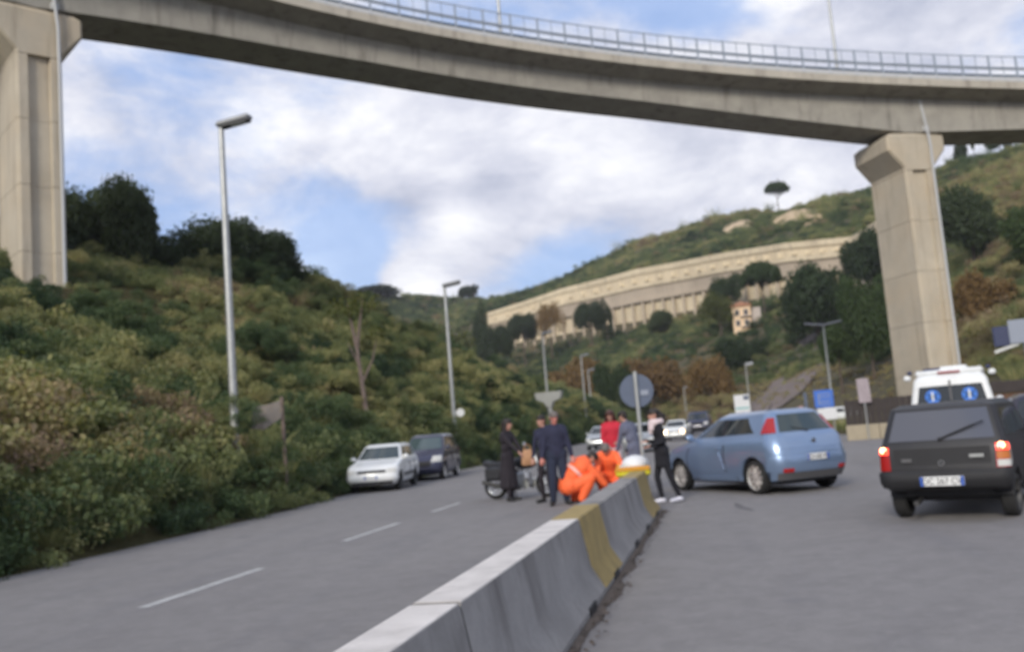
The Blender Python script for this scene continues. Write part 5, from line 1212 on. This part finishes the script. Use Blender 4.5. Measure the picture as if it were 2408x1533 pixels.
clump('f_vine', 820, .090, [(random.uniform(-.8, .8), random.uniform(-.8, .8), random.uniform(0, .25), .4, .4, .22) for _ in range(9)], 1.4)
NSRC = 6
def scatter(name, pts, label):
    """pts: rows x, y, z, scale, rotation, variant, tint, tilt"""
    P = np.array(pts, float); me = bpy.data.meshes.new(name); me.from_pydata(P[:, :3].tolist(), [], [])
    for nm, col, ty in (('scl', 3, 'FLOAT'), ('rot', 4, 'FLOAT'), ('tint', 6, 'FLOAT'), ('tilt', 7, 'FLOAT')):
        at = me.attributes.new(nm, ty, 'POINT'); at.data.foreach_set('value', P[:, col].astype(np.float32))
    at = me.attributes.new('variant', 'INT', 'POINT'); at.data.foreach_set('value', P[:, 5].astype(np.int32))
    o = link(name, me); tag(o, label, 'scrub', kind='stuff')
    ng = bpy.data.node_groups.new(name, 'GeometryNodeTree'); ng.interface.new_socket('Geometry', in_out='INPUT', socket_type='NodeSocketGeometry'); ng.interface.new_socket('Geometry', in_out='OUTPUT', socket_type='NodeSocketGeometry')
    N = ng.nodes; L = ng.links; gi = N.new('NodeGroupInput'); go = N.new('NodeGroupOutput'); iop = N.new('GeometryNodeInstanceOnPoints'); ci = N.new('GeometryNodeCollectionInfo')
    ci.inputs['Collection'].default_value = SRC; ci.inputs['Separate Children'].default_value = True; ci.inputs['Reset Children'].default_value = True
    def attr(nm, ty):
        a = N.new('GeometryNodeInputNamedAttribute'); a.data_type = ty; a.inputs[0].default_value = nm; return a.outputs[0]
    cx = N.new('ShaderNodeCombineXYZ'); L.new(attr('rot', 'FLOAT'), cx.inputs[2]); L.new(attr('tilt', 'FLOAT'), cx.inputs[1])
    L.new(gi.outputs[0], iop.inputs['Points']); L.new(ci.outputs[0], iop.inputs['Instance']); iop.inputs['Pick Instance'].default_value = True
    L.new(attr('variant', 'INT'), iop.inputs['Instance Index']); L.new(cx.outputs[0], iop.inputs['Rotation']); L.new(attr('scl', 'FLOAT'), iop.inputs['Scale']); L.new(iop.outputs[0], go.inputs[0])
    md = o.modifiers.new('scatter', 'NODES'); md.node_group = ng; return o
# embankment scrub
pts = []
for k in range(210):      # rounded bushes of their own shade standing in the cover
    y = 6 + 110 * random.random() ** 1.6; l = 1.2 + 30 * random.random() ** 1.1; bx = edge_x(y) - l; rb = random.uniform(.8, 2.0) * (1 + y * .008); hb_ = rb * random.uniform(.55, .95); tb = random.choice((.10, .18, .24, .34, .52, .60, .66)) + random.gauss(0, .04)
    if abs(bx + 27.5) < 3.6 and abs(y - 36) < 5: continue
    if l < 7 and y < 30: hb_ *= .5; rb *= .75
    if abs(bx + 12) < 1.6 and 13 < y < 23: continue
    for q in range(int(16 + 9 * rb)):
        a, d = random.random() * 6.28, math.sqrt(random.random()) * rb; x2, y2 = bx + d * math.cos(a), y + d * math.sin(a)
        if x2 > edge_x(y2) - .5: continue
        zz = emb_z(x2, y2) + hb_ * (1 - (d / rb) ** 2) * random.uniform(.75, 1.0); pts.append((x2, y2, zz, random.uniform(.5, .85), random.random() * 6.28, random.choice((0, 1, 2, 5)), min(1, max(0, tb + random.gauss(0, .06))), random.uniform(-.4, .4)))
for k in range(26):       # growth round the old board
    a = random.random() * 6.28; x2, y2 = -11.75 + random.uniform(-.9, .9), 22.2 + random.uniform(-1.1, -.15); zz = max(emb_z(x2, y2), 0) + random.uniform(.2, 1.75); pts.append((x2, y2, zz, random.uniform(.3, .5), a, random.choice((0, 1, 2, 5)), random.uniform(.15, .6), random.uniform(-.4, .4)))
N_EMB = 15000; i = 0
while i < N_EMB:
    y = 4 + 190 * random.random() ** 1.8; l = .15 + 44 * random.random() ** 1.25; x = edge_x(y) - l - .12; i += 1
    # bare gap in front of the pier so that its foot shows
    z = emb_z(x, y); big = fnoise(x * .11, y * .11, 4.4); mid = fnoise(x * .4, y * .4, 9.1); sc = random.uniform(.55, 1.15) * (1 + .25 * big) * (1 + max(0, y - 40) * .008)
    tint = .45 + .50 * big + .42 * mid + random.gauss(0, .09)
    var = random.choices(range(6), (4, 4, 3, 1.1, 0, 4))[0]
    if l < 1.7: tint = .27 + .30 * mid + random.gauss(0, .10) + max(0, fnoise(x * .5, y * .5, 2.0)) * .25; sc *= .62 if l < .7 else .95; var = random.choices(range(6), (4, 4, 2, 2.0, .1, 3))[0]
    elif l < 4.5 and y < 26: tint += .26 * (1 - abs(l - 3) / 1.6); sc *= 1.12
    if l > 9 and y < 60: tint += .06
    if y > 60: tint -= .06
    if var in (3, 4): tint = min(1, max(.42, tint + .18)); sc *= .9
    if abs(x + 27.5) < 3 and abs(y - 37) < 3.5: sc *= .55
    pts.append((x, y, z - .10 * sc, sc, random.random() * 6.28, var, min(1, max(0, tint)), random.uniform(-.25, .25)))
scatter('scrub_cover', pts, 'dense olive and green scrub covering the left embankment')
# far hillside scrub
pts = []
for i in range(22000):
    az = random.uniform(-27, 23); nr, nz = hill_nodes(az); q = random.random() ** .9; r = lerp(nr[0] + 1, nr[3] + 14, q)
    if -13.8 < az < 11.1 and nr[1] - 1.0 < r < nr[2] + 1.5: continue
    x, y = r * math.sin(R(az)), r * math.cos(R(az)); z = hill_z(x, y); big = fnoise(x * .02, y * .02, 14.4); mid = fnoise(x * .07, y * .07, 3.1)
    if random.random() > .92 + .4 * big: continue
    sc = random.uniform(.8, 2.0) * (1 + .4 * mid) * (.55 + r / 420); tint = .37 + .36 * big + .36 * mid + random.gauss(0, .13)
    if az > 11.5: tint += .16
    if 1 < az < 11 and r < nr[0] + 30: sc *= .42; tint = .80 + random.gauss(0, .07)
    if az < -12: tint = tint * .6 + (.30 if random.random() < .25 else 0)
    if random.random() < .06: tint = .93
    pts.append((x, y, z - .15 * sc, sc, random.random() * 6.28, random.choices(range(6), (4, 4, 4, 1.5, .3, 3))[0], min(1, max(0, tint)), random.uniform(-.2, .2)))
for a0, r0_, wa_, wr_ in ((-8.6, 184, 2.2, 14), (-4.2, 168, 2.0, 12), (-1.0, 158, 1.8, 12), (-11.4, 206, 1.6, 14), (14.6, 108, 1.6, 12), (17, 150, 1.6, 30)):
    for q in range(90):
        az, r = random.gauss(a0, wa_ * .6), random.gauss(r0_, wr_ * .6); x, y = r * math.sin(R(az)), r * math.cos(R(az)); pts.append((x, y, max(0, hill_z(x, y)) + random.uniform(-.2, 1.2), random.uniform(1.0, 2.0), random.random() * 6.28, random.choice((0, 1, 2)), random.uniform(.72, 1.0), random.uniform(-.2, .2)))
scatter('hillside_scrub', pts, 'mixed green and brown scrub on the far hillside')
# weeds on the flat ground right of the road, behind the low wall
pts = []
for i in range(2200):
    x = random.uniform(2, 34); y = random.uniform(43, 105)
    if x < np.interp(y, ry, redge) + 1.5 or hill_z(x, y) > .3: continue
    pts.append((x, y, -.06, random.uniform(.35, .8), random.random() * 6.28, random.choice((3, 3, 3, 5, 2)), min(1, max(0, random.gauss(.62, .14))), 0))
scatter('bank_grass', pts, 'dry yellow brown grass and weeds beyond the low wall')
# bare sandy scars above the terraces
for a0, a1, q0, q1 in ((1.0, 3.3, .56, .88), (3.9, 7.2, .50, .84)):
    b = MB(); nn_ = 11; vs = []
    for j in range(nn_):
        for i in range(nn_):
            u, v = i / (nn_ - 1), j / (nn_ - 1); az = lerp(a0, a1, u) + .25 * fnoise(u * 3, v * 3, a0); nr, nz = hill_nodes(az); q = lerp(q0, q1, v) + .10 * fnoise(u * 2.5, v * 2, a1) - .10 * abs(2 * u - 1) ** 2 * (1 if v > .5 else -1)
            r = lerp(nr[2], nr[3], q); x, y = r * math.sin(R(az)), r * math.cos(R(az)); e = min(u, 1 - u, v, 1 - v) * 4; vs.append((x, y, hill_z(x, y) + min(1, e) * 1.7 - .2))
    b.add(vs, [(j * nn_ + i, j * nn_ + i + 1, (j + 1) * nn_ + i + 1, (j + 1) * nn_ + i) for j in range(nn_ - 1) for i in range(nn_ - 1)])
    tag(b.build('sandy_scar', M['sand'], angle=180), 'bare pale sandy scar on the hillside above the terraced wall', kind='structure')
# dirt track climbing the slope
b = MB(); A = [(2.2, 134, 4.0), (4.2, 144, 5.6), (5.6, 154, 6.6), (6.6, 166, 6.2), (7.2, 178, 5.0)]; vs = []
for i in range(33):
    q = i / 32 * 4; k = min(3, int(q)); f = q - k; az = lerp(A[k][0], A[k + 1][0], f); r = lerp(A[k][1], A[k + 1][1], f); w = lerp(A[k][2], A[k + 1][2], f) * 1.3 * (1 + .12 * fnoise(i * .35, 1.3))
    for s_ in (-1, -.3, .3, 1):
        x, y = r * math.sin(R(az)) + s_ * w, r * math.cos(R(az)); vs.append((x, y, hill_z(x, y) + .30))
b.add(vs, [(4 * i + k, 4 * i + k + 1, 4 * i + k + 5, 4 * i + k + 4) for i in range(32) for k in range(3)]); tag(b.build('dirt_track', M['track_soil'], angle=180), 'grey brown dirt track climbing the slope', kind='structure')
# ---- trees
def trunk_mesh(b, h, r, limbs, seed, lean=.1):
    rs = random.Random(seed); pts = [(0, 0, -.6)]; n = 6
    for i in range(1, n + 1): pts.append((rs.gauss(0, lean) * h * i / n * .5, rs.gauss(0, lean) * h * i / n * .5, h * i / n))
    b.tube(pts, [r * (1.25 - .85 * i / n) for i in range(n + 1)], 8)
    for k in range(limbs):
        i = rs.randint(n // 2, n); p = Vector(pts[i]); a = rs.random() * 6.28; q = Vector((math.cos(a), math.sin(a), rs.uniform(.5, 1.0))) * h * rs.uniform(.25, .5)
        b.tube([p, p + q * .5 + Vector((0, 0, .04 * h)), p + q], [r * .45, r * .3, r * .1], 6)
def crown(kind, seed, n, leaf):
    rs = np.random.default_rng(seed); rr_ = random.Random(seed); lobes = []
    if kind == 'round':
        for k in range(15):
            a, e = rr_.random() * 6.28, rr_.uniform(-.35, 1.0); d = rr_.uniform(.35, .72); s_ = rr_.uniform(.22, .42)
            lobes.append((d * math.cos(a) * math.cos(e), d * math.sin(a) * math.cos(e), .62 + .55 * d * math.sin(e), s_, s_, s_ * .8))
    elif kind == 'pine':
        for k in range(46):
            a, d = k * 2.39996, math.sqrt((k + .5) / 46) * .88; s_ = rr_.uniform(.15, .24)
            lobes.append((d * math.cos(a), d * math.sin(a), .70 + .24 * (1 - d * d) + rr_.uniform(-.04, .03), s_, s_, s_ * .62))
    elif kind == 'tall':
        for k in range(14):
            a, z = rr_.random() * 6.28, rr_.uniform(.2, 1.15); d = .30 * math.sin(min(1, max(.12, 1.2 - z)) * 2.2) + .05; s_ = rr_.uniform(.14, .26)
            lobes.append((d * math.cos(a), d * math.sin(a), z, s_, s_, s_ * 1.1))
    elif kind == 'thin':
        for k in range(9):
            a, z = rr_.random() * 6.28, rr_.uniform(.55, 1.1); d = rr_.uniform(.1, .4); s_ = rr_.uniform(.12, .22); lobes.append((d * math.cos(a), d * math.sin(a), z, s_, s_, s_ * .8))
    p, d = shell_points(lobes, n, .5, rs); return leaf_cloud(None, p, d, leaf, 1.7, rs=rs)
CROWN = {}
def tree(label, cat, x, y, w, h, kind, leafm, seed, n=3200, leaf=.075, z=None, trunk=.04, group=None, name=None, rz=None, limbs=5, bark='bark', sink=.0):
    """w: crown half-width, h: total height in metres; unit meshes are shared and scaled"""
    key = (kind, leafm, seed, n)
    if key not in CROWN:
        tb = MB(); trunk_mesh(tb, .80 if kind in ('pine', 'thin') else .62, trunk, limbs, seed, .05 if kind != 'thin' else .10); CROWN[key] = (leaf_mesh('crown', crown(kind, seed, n, leaf), leafm), tb.mesh('trunk', M[bark]))
    zz = (height(x, y) if z is None else z) - sink
    t = thing(name or ('umbrella_pine' if kind == 'pine' else 'tree'), label, cat, (x, y, zz), random.random() * 6.28 if rz is None else rz, group); t.scale = (w, w, h)
    link('crown', CROWN[key][0], t); link('trunk', CROWN[key][1], t); return t
G1 = 'dark trees on top of the left embankment'
tree('tall dark round tree on the left embankment, the highest of the group', 'tree', -36.4, 50.6, 3.9, 7.4, 'round', 'dark_leaf', 1, 24000, .050, z=11.0, group=G1)
tree('dark tree between the left pier and the tall round tree', 'tree', -39.0, 47.0, 4.0, 6.0, 'round', 'dark_leaf', 2, 12000, .066, z=9.6, group=G1)
tree('broad dark tree directly behind the first street lamp', 'tree', -34.6, 58.8, 5.6, 6.0, 'round', 'dark_leaf', 3, 24000, .050, z=11.0, group=G1)
tree('dark tree at the right end of the embankment group, above the slope', 'tree', -32.6, 61.0, 4.6, 5.8, 'round', 'dark_leaf', 1, 24000, .050, z=11.2, group=G1)
tree('low dark shrubby tree alone on the skyline right of the embankment group', 'tree', -34.9, 77.0, 4.2, 4.4, 'round', 'dark_leaf', 2, 12000, .066, z=12.3, group=G1)
tree('dark rounded bush in the shade below the broad dark tree', 'tree', -36.0, 54.0, 3.6, 4.2, 'round', 'dark_leaf', 3, 24000, .050, z=10.2, group=G1)
# bare pale tree on the slope
zz = height(-14.6, 36.8); t = thing('bare_tree', 'slender pale bare trunk forking at the top, on the left slope', 'tree', (-14.6, 36.8, zz))
b = MB(); H = 6.6 - zz; b.tube([(.25, 0, -.3), (.05, 0, H * .4), (-.12, 0, H * .78)], [.13, .10, .075], 8); b.tube([(-.12, 0, H * .78), (-.35, .1, H * 1.0), (-.5, .1, H * 1.18)], [.09, .06, .02], 6); b.tube([(-.12, 0, H * .78), (.1, -.1, H * .98), (.32, -.1, H * 1.2)], [.09, .06, .02], 6)
b.tube([(.02, 0, H * .5), (.5, .1, H * .68), (.75, .1, H * .86)], [.06, .04, .015], 6); b.tube([(-.02, 0, H * .62), (-.6, .2, H * .84)], [.05, .015], 6); b.build('trunk', M['bark_pale'], t)
p, d = shell_points([(-.6, 0, H * 1.12, .9, .8, .5), (.4, 0, H * 1.15, .8, .7, .45), (.8, 0, H * .9, .5, .5, .35)], 500, .2); link('crown', leaf_mesh('crown', leaf_cloud(None, p, d, .16), 'olive_leaf'), t)
tree('lone umbrella pine standing on the far ridge', 'pine tree', 25.2, 320, 4.3, 9.5, 'pine', 'pine_leaf', 11, 2600, .10, z=68.0)
G2 = 'umbrella pines below the terraced wall'
tree('umbrella pine in front of the terraced wall, left of the others', 'pine tree', 10.6, 199, 4.6, 12.8, 'pine', 'pine_leaf', 12, 5200, .08, z=19.3, group=G2, limbs=7)
tree('broad umbrella pine left of the right pier, the largest', 'pine tree', 17.7, 169, 8.2, 15.5, 'round', 'pine_leaf', 13, 9000, .07, z=9.0, group=G2, name='umbrella_pine')
tree('umbrella pine touching the left edge of the right pier, highest of the group', 'pine tree', 29.8, 188, 6.6, 12.5, 'round', 'pine_leaf', 13, 9000, .07, z=20.0, group=G2, name='umbrella_pine')
tree('dark pine hanging down beside the left edge of the right pier', 'pine tree', 18.2, 119, 3.7, 12.0, 'round', 'pine_leaf', 13, 9000, .07, z=3.2, name='pine_tree', group=G2)
tree('dark low pine under the largest umbrella pine', 'pine tree', 14.6, 121, 3.4, 6.2, 'round', 'pine_leaf', 13, 9000, .07, z=4.4, name='pine_tree', group=G2)
tree('dark green tree at the right frame edge behind the pale sign', 'tree', 37.0, 112, 5.2, 8.6, 'round', 'pine_leaf', 13, 9000, .07, z=12)
tree('rust brown tree just right of the right pier', 'tree', 27.0, 104, 3.8, 7.0, 'round', 'brown_leaf', 21, 5200, .08, z=6.5)
tree('bare brownish thicket tree at the foot of the right pier', 'tree', 17.5, 78, 2.6, 7.5, 'tall', 'brown_leaf', 22, 3600, .07, z=1, bark='bark')
tree('dark tree at right between the pier and the rust brown tree', 'tree', 36, 138, 6.5, 10.5, 'round', 'dark_leaf', 2, 12000, .066, z=18)
G3 = 'autumn brown trees on the middle slope'
for lab, az, r, w, h, z in (('ochre brown tree behind the third street lamp', -8.3, 186, 7.6, 11.5, 2.5), ('rust coloured tree above the round sign, left one', -4.0, 172, 7.2, 10.5, 1.5), ('rust coloured tree above the round sign, right one', -.6, 158, 4.6, 9.0, 1.5), ('small brown tree left of the ochre tree by the third lamp', -11.5, 205, 4.0, 9, 2)):
    tree(lab, 'tree', r * math.sin(R(az)), r * math.cos(R(az)), w, h, 'round', 'brown_leaf', 21, 5200, .08, z=z, group=G3)
G4 = 'dark trees in front of the terraced wall'
for lab, az, r, w, h, z, kd, lm in (('dark brown tree overlapping the terraced wall, above the third lamp', -9.9, 276, 4.8, 12, 26, 'round', 'brown_leaf'), ('dark round tree left of it at the left end of the wall', -11.6, 280, 5.4, 10, 25.5, 'round', 'dark_leaf'), ('dark tree right of the third lamp, against the pale lower wall', -7.4, 262, 4.8, 10, 25, 'round', 'dark_leaf'),
                               ('slim dark tree beside it on the right', -6.4, 262, 3.6, 9, 25, 'tall', 'dark_leaf'), ('dark green tree behind the fourth and fifth lamps', -6.3, 160, 4.6, 9.5, 1.0, 'round', 'pine_leaf'), ('dark tree near the lamp pair, lower', -5.2, 150, 3.8, 6.5, .5, 'round', 'dark_leaf'),
                               ('olive yellow tree left of the second lamp head', -16.2, 200, 7.0, 17, 6, 'round', 'olive_leaf'), ('dark upright tree right of the second lamp pole', -14.2, 260, 5.0, 14, 20, 'tall', 'dark_leaf'), ('dark tree near the left end of the wall, lower', -13.4, 240, 5.5, 11, 17, 'round', 'dark_leaf'),
                               ('bright green leafy tree below the left end of the wall', -12.6, 190, 5.2, 9.5, 3, 'round', 'olive_leaf'), ('dark tree in the middle of the slope below the wall', -3.2, 240, 5.0, 6.5, 22, 'round', 'dark_leaf'), ('green tree below the orange house', 1.6, 178, 6.2, 7.0, 7.5, 'round', 'pine_leaf'),
                               ('green tree left of the orange house', .4, 205, 4.6, 9, 17.5, 'round', 'olive_leaf'), ('green tree hiding the end of the lower wall tier', 1.0, 226, 4.6, 8.5, 25, 'round', 'pine_leaf')):
    tree(lab, 'tree', r * math.sin(R(az)), r * math.cos(R(az)), w, h, kd, lm, {'brown_leaf': 22 if kd == 'tall' else 21, 'dark_leaf': 2 if kd == 'round' else 23, 'pine_leaf': 13, 'olive_leaf': 24}[lm], {'round': 9000, 'tall': 3600}[kd] if lm == 'pine_leaf' else {'brown_leaf': 3600, 'dark_leaf': 12000 if kd == 'round' else 3600, 'olive_leaf': 5200}[lm], .07, z=z, group=G4)
for i, (lab, az, r, w, h) in enumerate((('small tree on the right hill skyline, nearest the pier', 14.6, 258, 2.6, 5.5), ('small tree on the right hill skyline, with an open crown', 15.3, 254, 2.2, 6.5), ('bushy tree on the right hill skyline near the frame edge', 16.6, 244, 3.6, 6.5), ('wispy tree on the far skyline left of the wall end', -14.4, 424, 4.5, 8.5), ('round tree on the far skyline right of the second lamp head', -14.9, 430, 5.0, 7), ('rounded tree clump on the far skyline at the foot of the embankment', -20.6, 420, 15.0, 5.5))):
    tree(lab, 'tree', r * math.sin(R(az)), r * math.cos(R(az)), w, h, 'thin' if i in (1, 3) else 'round', 'dark_leaf', 25 if i in (1, 3) else 2, 1600 if i in (1, 3) else 12000, .08 if i in (1, 3) else .066, group='trees on the far skyline', sink=.5)
